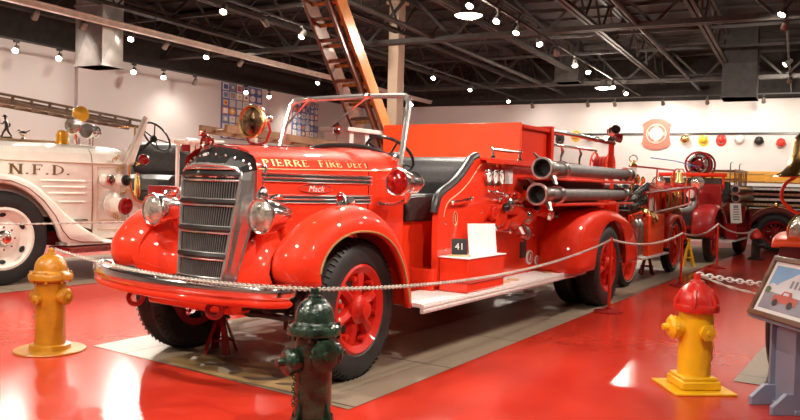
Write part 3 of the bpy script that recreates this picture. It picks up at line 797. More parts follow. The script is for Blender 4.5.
# catwalk panels between fenders and grille
for s in (-1, 1):
    rows = []
    for o_, i_ in zip([(-.57,.69),(-.605,.76),(-.585,.86),(-.50,.955),(-.33,1.06),(-.08,1.115),(.22,1.07),(.46,.93)], [(-.44,.255,.64),(-.43,.265,.74),(-.41,.28,.84),(-.34,.305,.95),(-.12,.39,1.03),(.10,.43,1.04),(.38,.475,1.0),(.6,.52,.90)]):
        a_, b_ = V((o_[0], -.715 if s < 0 else .615, o_[1])), V((i_[0], s*i_[1], i_[2])); row = []
        for k in range(9):
            t = k/8; q = sin(pi*t); row.append(a_.lerp(b_, t) + V((.13*q, 0, -.07*q)))
        rows.append(row)
    n = 9
    G().add([p for r in rows for p in r], [(i*n+j, i*n+j+1, (i+1)*n+j+1, (i+1)*n+j) for i in range(len(rows)-1) for j in range(n-1)]).build('fender_apron', 'red', T, ang=60)

# --- headlights
for s in (-1, 1):
    c = (-.36, s*.53, 1.11)
    h = G().lathe([(.108, .14), (.118, .13), (.118, .10), (.11, .06), (.092, -.03), (.06, -.11), (.025, -.16), (0, -.17)], c, (-1, 0, 0), 28, cap=False)
    h.sph((c[0]+.02, c[1], c[2]+.125), (.055, .025, .022), 10, 6)
    hl = h.build('headlight', 'chrome', T)
    G().lathe([(.107, .132), (.085, .150), (.05, .160), (0, .163)], c, (-1, 0, 0), 24, cap=False).build('lens', 'lens', hl)
    G().torus((c[0]-.135, c[1], c[2]), (1, 0, 0), .111, .010).build('bezel', 'chrome', hl)
    G().tube([(c[0]+.06, c[1], c[2]-.08), (c[0]+.10, c[1], c[2]-.16), (c[0]+.20, c[1]*.98, c[2]-.24)], [.03, .035, .06], 10).build('pedestal', 'red', hl)
    g = G()
    g.tube([(c[0]+.05, c[1]*.85, c[2]+.02), (c[0]+.06, s*.40, c[2]+.10), (c[0]+.06, s*.36, c[2]+.14)], [.02, .024, .028], 8)
    g.sph((c[0]+.03, s*.39, c[2]+.12), (.05, .03, .075), 10, 7)
    g.build('stand', 'chrome', hl)

# --- bumper
bp = bez([(-.60, -.885, 0), (-.68, -.84, 0), (-.745, -.70, 0), (-.83, -.36, 0), (-.86, 0, 0), (-.83, .36, 0), (-.745, .70, 0), (-.60, .985, 0), (-.50, 1.01, 0)], 6)
def bsec(z, hw, th):
    rows = []
    for i, p in enumerate(bp):
        d = (bp[min(i+1, len(bp)-1)] - bp[max(i-1, 0)]).normalized(); nrm = V((-abs(d.y), d.x*(1 if d.y > 0 else -1), 0)).normalized()
        nrm = V((-d.y, d.x, 0)) if d.y > 0 else V((d.y, -d.x, 0))
        e = min(1, .55 + .45*min(i, len(bp)-1-i)/2)
        rows.append([p + V((0, 0, z)) + nrm*a*th + V((0, 0, b*hw*e)) for a, b in ((0, -1), (.7, -.95), (1, -.6), (1.12, 0), (1, .6), (.7, .95), (0, 1), (-.3, .9), (-.3, -.9))])
    return G().loft(rows)
bm_ = bsec(.664, .050, .05).build('bumper', 'chrome', T, ang=50)
for y in (-.895, .99): G().sph((-.61 if y < 0 else -.53, y, .664), (.055, .028, .050), 14, 9).build('bumper_end', 'bright', bm_)
bsec(.592, .027, .040).build('bumper_floor_reflection', 'red', T, ang=50)  # the red floor's reflection in the chrome, modelled as a red band
g = G()
for y in (-.38, .38): g.bar((-.80, y, .63), (-.45, y, .60), .07, .10)
g.build('bumper_bracket', 'chassis', T)
for y in (-.36, .42):
    g = G().torus((-.72, y, .505), (.6, .8, 0), .046, .017, 20, 8).cyl((-.66, y, .52), (-.5, y, .56), .028)
    g.build('tow_hook', 'deep_red', T)
G().box(-.62, -.45, -.42, .42, .46, .60).build('front_crossmember', 'red', T, bevel=.02)

# --- siren on the near side of the cowl, searchlight on the far side
def lampbody(name, c, r, m, lens, L, tail):
    h = G().lathe([(r, 0), (r*1.06, -.01), (r*1.06, -.035), (r*.92, -.06), (r*.8, -.06-L*.3), (r*.78, -.06-L*.6), (r*.55, -L), (r*.3, -L-.05), (0, -L-.06)] if tail else [(r, 0), (r*1.06, -.01), (r*1.06, -.03), (r*.9, -.07), (r*.55, -.14), (r*.2, -.17), (0, -.175)], c, (-1, 0, 0), 28, cap=False)
    if tail:
        for q in (.3, .42, .54): h.torus((c[0]+.06+L*q, c[1], c[2]), (1, 0, 0), r*.80, .007, 24, 5)
    o = h.build(name, m, T)
    G().lathe([(r*.98, -.004), (r*.7, .018), (r*.35, .028), (0, .032)], c, (-1, 0, 0), 24, cap=False).build('lens', lens, o)
    return o
sr = lampbody('siren', (.60, -.86, 1.355), .098, 'chrome', 'redlens', .30, True)
G().tube([(.76, -.86, 1.29), (.76, -.84, 1.22), (.80, -.72, 1.18), (.80, -.56, 1.18)], [.03, .022, .02, .03], 8).build('bracket', 'chrome', sr)
G().torus((.60, -.86, 1.355), (1, 0, 0), .099, .009).build('bezel', 'chrome', sr)
sl = lampbody('searchlight', (.82, .86, 1.86), .135, 'brass', 'amber', .1, False)
G().torus((.82, .86, 1.86), (1, 0, 0), .139, .012).build('bezel', 'brass', sl)
g = G().tube([(.78, .86, 1.86+.14), (.80, .86, 2.0), (.86, .86, 1.98), (.88, .86, 1.86)], .009, 6)
g.tube([(.76, .71, 1.86), (.78, .70, 1.78), (.79, .76, 1.68), (.79, .86, 1.66), (.79, .96, 1.68), (.78, 1.02, 1.78), (.76, 1.01, 1.86)], .012, 6).tube([(.79, .86, 1.66), (.79, .82, 1.55), (.80, .70, 1.46), (.80, .56, 1.44)], .016, 7)
g.move(Matrix.Translation((.12, 0, 0))).build('yoke', 'deep_red', sl)
g = G().sph((.92, .86, 1.90), (.05, .045, .045), 10, 6).cyl((.86, .86, 1.88), (.98, .86, 1.92), .02)
g.move(Matrix.Translation((.12, 0, 0))).build('switch_knob', 'chrome', sl)

# --- windshield
def ws_pt(y, t): return V((.95 + .15*t, y, 1.545 + .52*t))
loop = [ws_pt(-.66, -.12), ws_pt(-.655, .2), ws_pt(-.645, .6), ws_pt(-.635, .85), ws_pt(-.60, .96), ws_pt(-.53, 1.0), ws_pt(0, 1.015)]
loop = loop + [V((p.x, -p.y, p.z)) for p in reversed(loop[:-1])]
ws = G().tube(bez(loop, 4), .024, 8).build('windshield_frame', 'bright', T)
gp = [ws_pt(-.64, .06), ws_pt(-.635, .6), ws_pt(-.62, .85), ws_pt(-.53, .985), ws_pt(0, 1.0)]; gp = gp + [V((p.x, -p.y, p.z)) for p in reversed(gp[:-1])]
low = [ws_pt(y, .06 + .07*(1-(y/.64)**2)) for y in (.4, .2, 0, -.2, -.4)]
G().add(gp + low, [tuple(range(len(gp)+len(low)))]).build('windshield_glass', 'glass', ws)
for y in (-.62, .62): G().lathe([(.035, -.02), (.045, 0), (.035, .03), (.012, .04)], ws_pt(y, .02) + V((-.015, 0, 0)), (-1, 0, .2), 12).build('pivot_knob', 'chrome', ws)
for y0, y1 in ((-.22, .10), (.42, .70)):
    p0, p1 = ws_pt(y0, .985) + V((-.03, 0, 0)), ws_pt(min(y1, .62), .52) + V((-.03, 0, 0))
    g = G().sph(p0 + V((0, 0, .01)), (.03, .045, .028), 10, 6).tube([p0, p0.lerp(p1, .55)], [.009, .006], 6).bar(p0.lerp(p1, .4), p1, .012, .016)
    g.build('wiper', 'chrome', ws)
# black windshield base rubber following the cowl top
G().tube([V((1.0, y, 1.46 + .178*max(0, 1-(abs(y)/.66)**2.6)+.018)) for y in [-.65 + .13*i for i in range(11)]], .020, 7).build('cowl_edge', 'black', cowl)
G().box(1.0, 1.04, -.6, .6, 1.1, 1.50).build('dashboard', 'black', T)

# --- steering wheel
sc_, sa = V((1.20, -.38, 1.585)), V((.55, 0, .62)).normalized()
sw = G().torus(sc_, sa, .215, .013, 36, 8); u, w = frame_of(sa)
for k in range(4):
    a = pi/4 + k*pi/2; sw.tube([sc_ - sa*.03, sc_ + (u*cos(a)+w*sin(a))*.21], .009, 6)
sw.lathe([(.04, -.05), (.045, -.02), (.03, 0), (0, .005)], sc_, sa, 14, cap=False)
swo = sw.build('steering_wheel', 'black', T)
G().cyl(sc_ - sa*.04, sc_ - sa*.75, .02).build('steering_column', 'black', swo)

# --- seat
st = G().box(1.0, 1.95, -.56, .66, .52, 1.06).build('seat_riser', 'red', T, bevel=.02)
g = G(); g.loft([[V((x, y, z)) for x, z in ((1.16, 1.03), (1.15, 1.20), (1.20, 1.25), (1.6, 1.265), (1.97, 1.25), (1.97, 1.03))] for y in (-.60, -.57, 0, .6, .63)])
seat = g.build('seat_cushion', 'leather', T, bevel=.02)
rows = []
for y, dx in ((-.745, -.03), (-.73, .02), (-.60, .04), (-.4, .04), (0, .06), (.4, .04), (.60, 0), (.745, -.12)):
    rows.append([V((x+dx, y, z)) for x, z in ((1.82, 1.2), (1.78, 1.30), (1.80, 1.45), (1.86, 1.555), (1.92, 1.60), (1.98, 1.60), (2.02, 1.55), (2.02, 1.2))])
G().loft(rows).build('seat_backrest', 'leather', T, ang=50)

# --- body
sp = [(1.33, .50), (1.315, 1.0), (1.35, 1.18), (1.42, 1.26), (1.6, 1.335), (1.74, 1.41), (1.86, 1.50), (1.96, 1.575), (2.06, 1.60)]
spc = bez([(x, 0, z) for x, z in sp], 5)
for s in (-1, 1):
    pts = [V((p.x, s*.745, p.z)) for p in spc] + [V((3.45, s*.745, 1.60)), V((3.45, s*.745, .50))]
    pn = G().prism(pts, (0, s*.055, 0)).build('side_panel', 'orange_red' if False else 'red', T, ang=40)
    G().tube([V((p.x-.02, s*.765, p.z+.012)) for p in spc[7:]], [.03]*2 + [.036]*(len(spc)-9), 10).build('padded_edge', 'leather', pn)
    ln = [V((p.x+.075, s*.803, p.z-.05)) for p in spc[8:]] + [V((2.3, s*.803, 1.545)), V((3.2, s*.803, 1.535))]
    G().tube(ln, .0045, 5).build('pinstripe', 'tan', pn)
G().box(1.98, 5.55, -.76, .76, .62, 1.56).build('body', 'red', T, bevel=.015)
G().box(3.40, 5.55, -.80, .80, .70, 1.58).build('hose_body', 'red', T, bevel=.012)
g = G().box(2.05, 3.50, -.87, .87, 1.575, 1.60).box(2.05, 3.5, -.88, -.86, 1.55, 1.60).box(2.05, 3.5, .86, .88, 1.55, 1.60)
g.build('deck_shelf', 'red', T, bevel=.005)
bxo = G().box(2.85, 2.89, -.82, .83, 1.60, 1.985).build('front_panel', 'orange_red', T, bevel=.006)
g = G().box(2.89, 3.62, -.80, .81, 1.60, 1.965).box(3.58, 3.66, -.85, .85, 1.58, 2.0).box(2.9, 3.6, -.83, -.80, 1.93, 1.97)
g.build('equipment_box', 'red', T, bevel=.006)
# hand rail on the shelf
g = G().tube([(2.24, -.82, 1.685), (2.88, -.82, 1.685)], .016, 8)
for x in (2.26, 2.85): g.tube([(x, -.82, 1.60), (x, -.82, 1.685)], .013, 8).lathe([(.03, 0), (.03, .008), (.013, .03)], (x, -.82, 1.60), (0, 0, 1), 12).sph((x, -.82, 1.687), .022, 8, 6)
g.build('hand_rail', 'chrome', T)

# gauges
g = G().box(2.14, 2.50, -.812, -.798, 1.355, 1.50)
gp_ = g.build('gauge_panel', 'dull', T, bevel=.004)
g, f = G(), G()
for x in (2.19, 2.32, 2.45):
    for z, r in ((1.43, .058),): g.torus((x, -.82, z), (0, 1, 0), r, .011, 20, 6).cyl((x, -.80, z), (x, -.818, z), r, n=20)
    g.tube([(x, -.815, 1.38), (x-.01, -.82, 1.35), (x, -.82, 1.32)], .007, 6)
g.build('gauge_ring', 'chrome', gp_)
for x, a in ((2.19, .6), (2.32, 1.4), (2.45, 2.4)):
    f.cyl((x, -.818, 1.43), (x, -.822, 1.43), .048, n=18)
f.build('gauge_face', 'white', gp_)
g = G()
for x, a in ((2.19, .6), (2.32, 1.4), (2.45, 2.4)): g.bar((x, -.825, 1.43), (x+.036*cos(a), -.825, 1.43+.036*sin(a)), .008, .003, (0, 1, 0))
g.build('gauge_needle', 'black', gp_)
G().box(2.57, 2.73, -.808, -.80, 1.37, 1.51).build('instruction_plate', 'steel', T)
g = G()
for x in (2.36, 2.46): g.lathe([(.02, 0), (.026, .03), (.012, .05)], (x, -.81, 1.53), (0, -.4, 1), 10)
g.build('panel_lamp', 'brass', T)
G().box(3.00, 3.06, -.815, -.80, 1.19, 1.36).build('hose_slot', 'black', T)
# crank handles and small fittings on the panel
g = G().tube([(1.50, -.81, 1.20), (1.50, -.84, 1.20), (1.62, -.85, 1.215), (1.78, -.85, 1.225), (1.80, -.84, 1.25)], .011, 6).sph((1.50, -.83, 1.20), .022, 8, 6).sph((1.80, -.85, 1.23), .02, 8, 6)
g.build('door_handle', 'chrome', T)
g = G().tube([(2.18, -.81, 1.295), (2.18, -.83, 1.295), (2.46, -.83, 1.275), (2.46, -.81, 1.275)], .01, 6).sph((2.32, -.83, 1.285), .024, 8, 6).sph((2.18, -.83, 1.295), .018, 8, 6).sph((2.46, -.83, 1.275), .018, 8, 6)
g.build('pull_rod', 'chrome', T)
g = G()
N_ = 14
for k in range(N_):
    a, b = 2*pi*k/N_, 2*pi*(k+1)/N_; g.tube([(1.60+.04*cos(a), -.806, 1.06+.06*sin(a)), (1.60+.04*cos(b), -.806, 1.06+.06*sin(b))], .004, 4)
g.tube([(1.60, -.806, 1.03), (1.60, -.806, 1.09)], .006, 4)
g.build('gold_monogram', 'tan', T)
# pump valves: red castings, chrome caps, hand wheels
g = G().tube([(2.30, -.78, 1.13), (2.36, -.90, 1.13), (2.55, -.92, 1.12), (2.8, -.92, 1.10), (3.0, -.90, 1.10), (3.05, -.78, 1.10)], .048, 10)
g.tube([(2.55, -.78, 1.0), (2.58, -.94, 1.02), (2.66, -.96, 1.08)], .06, 10).tube([(2.86, -.78, 1.0), (2.88, -.95, 1.04), (2.9, -.97, 1.12)], .05, 10)
g.sph((2.70, -.88, 1.04), (.11, .10, .12), 14, 9).sph((2.36, -.86, 1.06), (.09, .07, .10), 12, 8).tube([(3.05, -.8, 1.1), (3.12, -.93, 1.10), (3.22, -1.0, 1.07)], [.05, .05, .055], 10)
for x, z in ((2.25, 1.06), (2.48, 1.18), (2.95, 1.2)): g.sph((x, -.84, z), .05, 10, 7)
for x, z, r in ((2.22, .98, .04), (2.42, .95, .035), (2.62, 1.2, .045), (2.8, 1.22, .035), (3.12, 1.17, .04), (2.95, .96, .05)): g.tube([(x, -.79, z), (x+.03, -.88, z+.01), (x+.06, -.90, z+.08)], [r, r*.8, r*.9], 8)
g.torus((2.52, -.93, 1.24), (.2, 1, .1), .055, .01, 16, 5).torus((2.18, -.90, 1.10), (.1, 1, 0), .05, .01, 16, 5).torus((2.9, -.95, 1.0), (0, 1, 0), .06, .012, 16, 5)
pv = g.build('pump_valve', 'red', T)
g = G().lathe([(.07, 0), (.072, .03), (.05, .045), (.03, .06)], (3.20, -1.0, 1.075), (.35, -1, -.1), 16).lathe([(.055, 0), (.06, .03), (.03, .05)], (2.42, -.92, 1.17), (-.2, -1, .1), 14)
g.lathe([(.06, 0), (.065, .025), (.03, .04)], (2.68, -.99, 1.05), (-.2, -1, 0), 14).tube([(2.62, -.95, .98), (2.68, -.97, .90), (2.66, -.96, .84)], [.04, .045, .05], 10)
g.tube([(2.40, -.90, 1.20), (2.5, -.96, 1.22), (2.62, -.95, 1.20)], .014, 6)
g.build('valve_cap', 'chrome', pv)
g = G().sph((2.30, -.95, 1.15), .042, 10, 7).sph((2.98, -.97, 1.14), .036, 10, 7).lathe([(.04, 0), (.028, .005), (.03, .05)], (3.23, -1.04, 1.07), (.35, -1, -.1), 12)
g.box(2.63, 2.74, -.97, -.95, .66, .82).build('valve_knob', 'black', pv)
g = G()
for x, z in ((2.26, 1.22), (2.40, 1.25), (2.58, 1.27), (2.74, 1.16), (2.86, 1.22), (3.08, 1.24), (2.2, .96), (2.5, .92), (2.95, .88)): g.cyl((x, -.80, z), (x+.01, -.89, z), .010, n=6).sph((x+.01, -.90, z), .024, 8, 6)
g.build('valve_handle', 'chrome', pv)
g = G().lathe([(.065, 0), (.068, .01), (.05, .02)], (2.72, -.97, .90), (-.3, -1, .1), 18)
g.build('discharge_cap', 'dull', pv)
for x, z, r in ((3.20, .62, .075), (3.40, .575, .05)):
    md = G().cyl((x, -.80, z), (x, -.812, z), r, n=22).build('panel_medallion', 'white', T)
    G().torus((x, -.813, z), (0, 1, 0), r*.62, r*.13, 20, 5).bar((x-.3*r, -.815, z-.35*r), (x-.3*r, -.815, z+.35*r), .016, .006, (0, 1, 0)).build('medallion_mark', 'prred', md)
g = G()
for x, z in ((1.45, 1.02), (1.45, .80), (2.05, .9), (2.1, 1.1), (3.3, .85), (3.35, 1.3), (1.9, .62), (3.1, .95)): g.lathe([(.012, 0), (.01, .006), (.004, .008)], (x, -.80, z), (0, -1, 0), 8)
g.build('panel_rivet', 'chrome', T)

# --- running boards and tool box
for s in (-1, 1):
    y0, y1 = sorted((s*.66, s*1.10))
    rb = G().box(.66, 4.22, y0, y1, .43, .46).build('running_board', 'steel', T)
    ya, yb = sorted((s*1.09, s*1.115))
    g = G().box(.60, 4.22, ya, yb, .40, .467)
    for k in range(2): g.box(.60, 4.22, *sorted((s*1.115, s*1.121)), .413+.028*k, .427+.028*k)
    g.build('board_trim', 'steel', rb)
    g = G()
    for x in (.9, 2.0, 3.2): g.bar((x, s*.4, .5), (x, s*1.05, .40), .06, .04)
    g.build('board_bracket', 'chassis', rb)
tb = G().box(1.36, 2.04, -1.075, -.80, .46, .745).build('tool_box', 'red', T, bevel=.012)
G().box(1.345, 2.055, -1.085, -.80, .742, .752).build('tool_box_lid', 'steel', tb, bevel=.004)  # pale plate colour imitates the grey reflection on top of the red lid
G().tube([(1.356, -.82, .545), (1.356, -1.079, .545), (2.04, -1.079, .545)], .006, 5).build('tool_box_band', 'deep_red', tb)
g = G()
for x in (2.3, 2.5, 3.35): g.cyl((x, -.95, .46), (x, -.95, .468), .06, n=14)
g.build('deck_plate', 'tan', T)
G().box(1.30, 3.45, -.78, .78, .44, .64).build('lower_sill', 'red', T, bevel=.01)

# --- rear fenders
rc = [(3.38, .46), (3.40, .62), (3.47, .82), (3.62, .98), (3.94, 1.09), (4.44, 1.13), (4.92, 1.10), (5.28, 1.0), (5.52, .86), (5.68, .68), (5.74, .44)]
rl = [(4.06, .46), (4.07, .55), (4.12, .70), (4.22, .83), (4.38, .93), (4.59, .98), (4.81, .96), (4.99, .88), (5.11, .75), (5.17, .6), (5.18, .44)]
for s in (1, -1): arc_fender('rear_fender', rc, rl, -.74, -.98, -1.225, 'red', T, s, drop=.13)
for s in (-1, 1): G().box(5.2, 5.6, *sorted((s*.80, s*1.10)), .44, .47).build('rear_step', 'steel', T)
G().box(5.55, 5.75, -.9, .9, .44, .48).build('tail_board', 'steel', T)

# --- trays for the suction hoses
for z in (1.46, 1.21):
    G().box(2.86, 5.42, -1.21, -.78, z-.045, z-.018).build('hose_tray', 'red', T, bevel=.006)
g = G().box(3.2, 5.4, -.84, -.79, 1.30, 1.40)
g.build('body_moulding', 'deep_red', T)
# --- rear grab post, monitor and ladder rails
g = G().box(5.38, 5.44, -.94, -.88, 1.50, 1.93).build('rear_post', 'red', T, bevel=.008)
g = G().lathe([(.03, 0), (.05, .02), (.045, .06), (.03, .09), (.055, .11), (.05, .15), (.02, .17)], (5.41, -.91, 1.93), (0, 0, 1), 14).tube([(5.41, -.91, 2.04), (5.36, -.96, 2.06), (5.28, -1.0, 2.09)], [.045, .05, .06], 10)
mo = g.build('monitor', 'chrome', T)
G().tube([(5.46, -.93, 2.0), (5.52, -.99, 1.99)], [.05, .06], 10).sph((5.44, -.88, 2.08), (.05, .05, .05), 10, 7).build('monitor_cap', 'redlens', mo)
g = G().tube([(3.60, -.80, 1.955), (4.4, -.85, 1.95), (5.45, -.93, 1.92)], .024, 8).tube([(3.60, -.66, 1.83), (5.4, -.72, 1.83)], .016, 8).tube([(3.62, .7, 1.95), (5.45, .7, 1.92)], .024, 8)
for x in (4.25, 4.85):
    g.tube([(x, -.70, 1.83), (x+.03, -.71, 1.76), (x-.02, -.71, 1.70), (x-.05, -.72, 1.60)], [.014, .02, .016, .012], 7)
g.sph((3.65, -.80, 1.955), .04, 10, 7).sph((4.9, -.89, 1.94), (.06, .035, .035), 10, 7)
g.build('ladder_rail', 'chrome', T)
g = G()
for y in (-.5, -.1, .3): g.box(3.7, 5.5, y, y+.06, 1.56, 1.66)
g.build('hose_rack', 'deep_red', T)

# things carried on the running board
t = thing('number_card', 'small black card numbered 41 propped on the red tool box', 'sign', (4.15+1.47, 4.0-.93, .752))
lean = Matrix.Rotation(.22, 4, 'Y')
def along(yaw): return Matrix.Rotation(yaw, 4, 'Z') @ lean
R_ = Matrix.Rotation(radians(-38), 4, 'Z')
cardm = Matrix.Scale(.78, 4) @ Matrix.Rotation(radians(-52), 4, 'Z') @ Matrix.Rotation(radians(-14), 4, 'X')
G().box(-.085, .085, -.004, .004, .012, .19).move(cardm).build('card', 'black', t)
G().box(-.085, .085, -.045, .02, 0, .012).move(Matrix.Rotation(radians(-52), 4, 'Z')).build('card_stand', 'tan', t)
vs, fs = font_mesh('41', .10)
G().add([cardm @ V((v.x, -.008, .10 + v.y)) for v in vs], fs).build('numeral', 'white', t)
t = thing('paper_notice', 'blank white sheet standing on the red tool box beside the numbered card', 'sign', (4.15+1.84, 4.0-.96, .752))
G().box(-.14, .14, -.003, .003, .0, .265).move(Matrix.Rotation(radians(-32), 4, 'Z') @ Matrix.Rotation(radians(-10), 4, 'X')).build('sheet', 'paper', t)
G().prism([(-.03, 0.03, 0), (.03, 0.03, 0), (0, .05, .16)], (.03, .06, 0)).build('easel_back', 'paper', t)
# suction hoses lying in the trays
for zz, x0, lb in ((1.53, 2.70, 'grey hard suction hose in the upper tray, nickel mouth towards the front'), (1.28, 2.60, 'grey hard suction hose in the lower tray, nickel mouth towards the front')):
    t = thing('suction_hose', lb, 'hose', (4.15+x0, 4.0-1.12, zz), 0, 'suction hoses')
    G().cyl((.18, 0, 0), (2.72, 0, 0), .066, n=20).build('hose_tube', 'hose', t)
    g = G().lathe([(.062, .30), (.07, .29), (.07, .17), (.082, .12), (.10, .07), (.107, .03), (.107, 0), (.088, .0), (.08, .05), (.055, .14)], (0, 0, 0), (1, 0, 0), 26, cap=False)
    cp = g.build('coupling', 'dull', t)
    G().lathe([(.084, .03), (.06, .12), (0, .13)], (0, 0, 0), (1, 0, 0), 20, cap=False).build('hose_mouth', 'cavity', cp)
    g = G()
    for a in (.9, .9+pi):
        d = V((0, cos(a), sin(a))); g.loft([[p + d*.09 for p in (V((.10, -.02, 0)), V((.10, .02, 0)), V((.17, .02, 0)), V((.17, -.02, 0)))], [p + d*.19 + V((-.05, 0, 0)) for p in (V((.10, -.012, 0)), V((.10, .012, 0)), V((.14, .012, 0)), V((.14, -.012, 0)))]])
    g.build('coupling_lug', 'dull', cp)
    g = G().lathe([(.06, 2.68), (.076, 2.70), (.08, 2.74), (.08, 2.80), (.06, 2.82), (0, 2.82)], (0, 0, 0), (1, 0, 0), 20, cap=False); g.build('end_coupling', 'gun', t)
    for x in (.48, 2.58):
        g = G().torus((x, 0, -.005), (1, 0, 0), .082, .010, 22, 6).torus((x+.045, 0, -.005), (1, 0, 0), .082, .010, 22, 6); g.build('hose_clamp', 'bright', t)
# jack stand under the front axle
def jack(x, y, m, label, h=.36):
    t = thing('jack_stand', label, 'jack stand', (x, y, 0), .4, 'jack stands under the trucks')
    g = G()
    for a in (0, pi/2, pi, 3*pi/2):
        c, s_ = cos(a+.78), sin(a+.78); g.loft([[V((.03*c-.02*s_, .03*s_+.02*c, h*.75)), V((.03*c+.02*s_, .03*s_-.02*c, h*.75)), V((.045*c, .045*s_, h*.75))], [V((.13*c-.035*s_, .13*s_+.035*c, 0)), V((.13*c+.035*s_, .13*s_-.035*c, 0)), V((.15*c, .15*s_, 0))]])
    g.torus((0, 0, h*.3), (0, 0, 1), .095, .010, 4, 5)
    g.build('stand_legs', m, t)
    G().cyl((0, 0, h*.6), (0, 0, h), .022).box(-.05, .05, -.03, .03, h-.02, h).build('ratchet_post', m, t)
jack(4.18, 4.36, 'deep_red', 'dark red jack stand under the front axle of the long red engine')
# ================================================================== hydrants
def hydrant(label, x, y, rz, body, bonnet, base, H=.78, style=0):
    t = thing('fire_hydrant', label, 'fire hydrant', (x, y, 0), rz)
    k = H/.78
    if base == 'round':
        G().lathe([(.255, 0), (.26, .006), (.255, .014), (.15, .016), (.145, .05), (.125, .055)], n=36).build('base_plate', body, t)
    elif base == 'square':
        o = G().box(-.21, .21, -.21, .21, 0, .016).build('base_plate', body, t, bevel=.004)
        G().box(-.135, .135, -.135, .135, .016, .075).box(-.12, .12, -.12, .12, .07, .10).build('foot', body, t, bevel=.012)
    else:
        G().lathe([(.20, 0), (.205, .01), (.20, .03), (.14, .05), (.12, .12)], n=32).build('base_plate', body, t)
        g = G()
        for q in range(4):
            a = q*pi/2+.4; c, s = cos(a), sin(a); g.prism([(.10*c-.008*s, .10*s+.008*c, .03), (.185*c-.008*s, .185*s+.008*c, .03), (.10*c-.008*s, .10*s+.008*c, .22)], (.016*s, -.016*c, 0))
        g.build('gusset', body, t)
    r = .108
    bar = G().lathe([(r*1.02, .05), (r*1.02, .10), (r, .14*k), (r, .38*k), (r*1.06, .42*k), (r*1.04, .50*k), (r*1.03, .545*k)], n=32)
    bar.build('barrel', body, t)
    if style == 2:
        G().lathe([(r*1.25, .525*k), (.148, .53*k), (.152, .555*k), (.145, .575*k), (.125, .585*k)], n=32).build('flange', bonnet, t)
        bt = G().lathe([(.135, .575*k), (.132, .61*k), (.118, .65*k), (.085, .69*k), (.05, .715*k), (.045, .73*k), (.02, .74*k)], n=32)
        for q in range(6):
            a = q*pi/3; bt.tube([(.10*cos(a), .10*sin(a), .67*k), (.14*cos(a), .14*sin(a), .60*k), (.146*cos(a), .146*sin(a), .565*k)], [.015, .018, .014], 6)
    else:
        fl = G().lathe([(r*1.03, .525*k), (.135, .53*k), (.158, .545*k), (.16, .575*k), (.152, .59*k), (.125, .60*k), (.118, .612*k)], n=32)
        for q in range(8):
            a = q*pi/4+.2; fl.cyl((.142*cos(a), .142*sin(a), .52*k), (.142*cos(a), .142*sin(a), .605*k), .012, n=6)
        fl.build('flange', body, t)
        bt = G().lathe([(.118, .605*k), (.117, .63*k), (.11, .665*k), (.09, .70*k), (.06, .722*k), (.042, .73*k), (.04, .742*k), (.022, .745*k)], n=32)
    bo = bt.build('bonnet', bonnet, t)
    G().lathe([(.026, .735*k), (.026, .765*k), (.018, H), (0, H)], n=5, cap=False).build('operating_nut', bonnet, bo)
    def nozzle(a, z, rr, L, nm='nozzle'):
        d = V((cos(a), sin(a), 0)); o = V((0, 0, z*k))
        n_ = G().lathe([(rr*.95, .06), (rr*.95, .115), (rr*1.12, .12), (rr*1.12, .135), (rr*.9, .137)], o, d, 20).build(nm, body, t)
        g = G().lathe([(rr*1.05, .135), (rr*1.2, .14), (rr*1.2, .14+L*.5), (rr*.9, .14+L*.8), (rr*.38, .14+L*.85), (rr*.34, .14+L*1.5), (0, .14+L*1.5)], o, d, 20, cap=False)
        for q in range(6):
            b = q*pi/3; u, w = frame_of(d); p = o + d*(.14+L*.25) + (u*cos(b)+w*sin(b))*rr*1.2; g.sph(p, rr*.16, 6, 5)
        g.build('nozzle_cap', body, n_)
        return o + d*.16 - V((0, 0, rr*1.1))
    if style == 0:
        p = nozzle(pi*.86, .40, .052, .045); nozzle(-.12*pi, .42, .052, .045); nozzle(-pi*.62, .40, .03, .02)
        pts = [p + V((0, 0, -.012*i)) + V((.010*cos(pi*.86)*sin(i*.9), .008*sin(i*1.3), 0)) for i in range(16)]
        g = G()
        for i in range(0, 16): g.torus(pts[i], (1, 0, 0) if i % 2 else (0, 1, 0), .009, .0028, 10, 5)
        g.build('cap_chain', 'dull', t)
    elif style == 1:
        nozzle(pi, .41, .060, .06); nozzle(0, .43, .045, .04); nozzle(-pi/2, .45, .07, .03)
        g = G(); p0 = V((-.13, -.02, .33*k))
        for i in range(13): g.torus(p0 + V((.006*sin(i), .004*cos(i*2), -.012*i)), (1, 0, 0) if i % 2 else (0, 1, 0), .009, .0028, 10, 5)
        g.build('cap_chain', 'green', t)
    else:
        nozzle(pi, .415, .066, .06); nozzle(-pi*.44, .40, .045, .012)
        g = G()
        for i in range(26): g.torus((.112, -.02, (.50-.012*i)*k), (1, 0, 0) if i % 2 else (0, 1, 0), .009, .003, 10, 5)
        g.build('cap_chain', body, t)
    return t
# the image right direction in plan, used to aim the nozzles across the aisle
RDIR = math.atan2(-.8367, .5476)
hydrant('ochre yellow fire hydrant on a round plate, at left in front of the cream engine', 3.414, 5.401, RDIR, 'ochre', 'ochre', 'round', .785, 0)
hydrant('dark green and black fire hydrant before the front wheel of the red engine', 3.30, 2.70, RDIR, 'green', 'green', 'flared', .79, 1)
hydrant('bright yellow fire hydrant with red bonnet on a square plate, in the right-hand aisle', 5.47, 1.14, RDIR + .06, 'yellow', 'hred', 'square', .79, 2)
t = thing('fire_hydrant', 'small far fire hydrant with red bonnet and black barrel at the end of the aisle', 'fire hydrant', (16.9, 2.42, 0), 0)
G().lathe([(.2, 0), (.2, .03), (.11, .05), (.11, .5), (.15, .52), (.15, .55)], n=20).tube([(-.2, .0, .4), (.2, 0, .4)], .06, 10).tube([(0, -.22, .38), (0, .1, .38)], .08, 10).build('barrel', 'black', t)
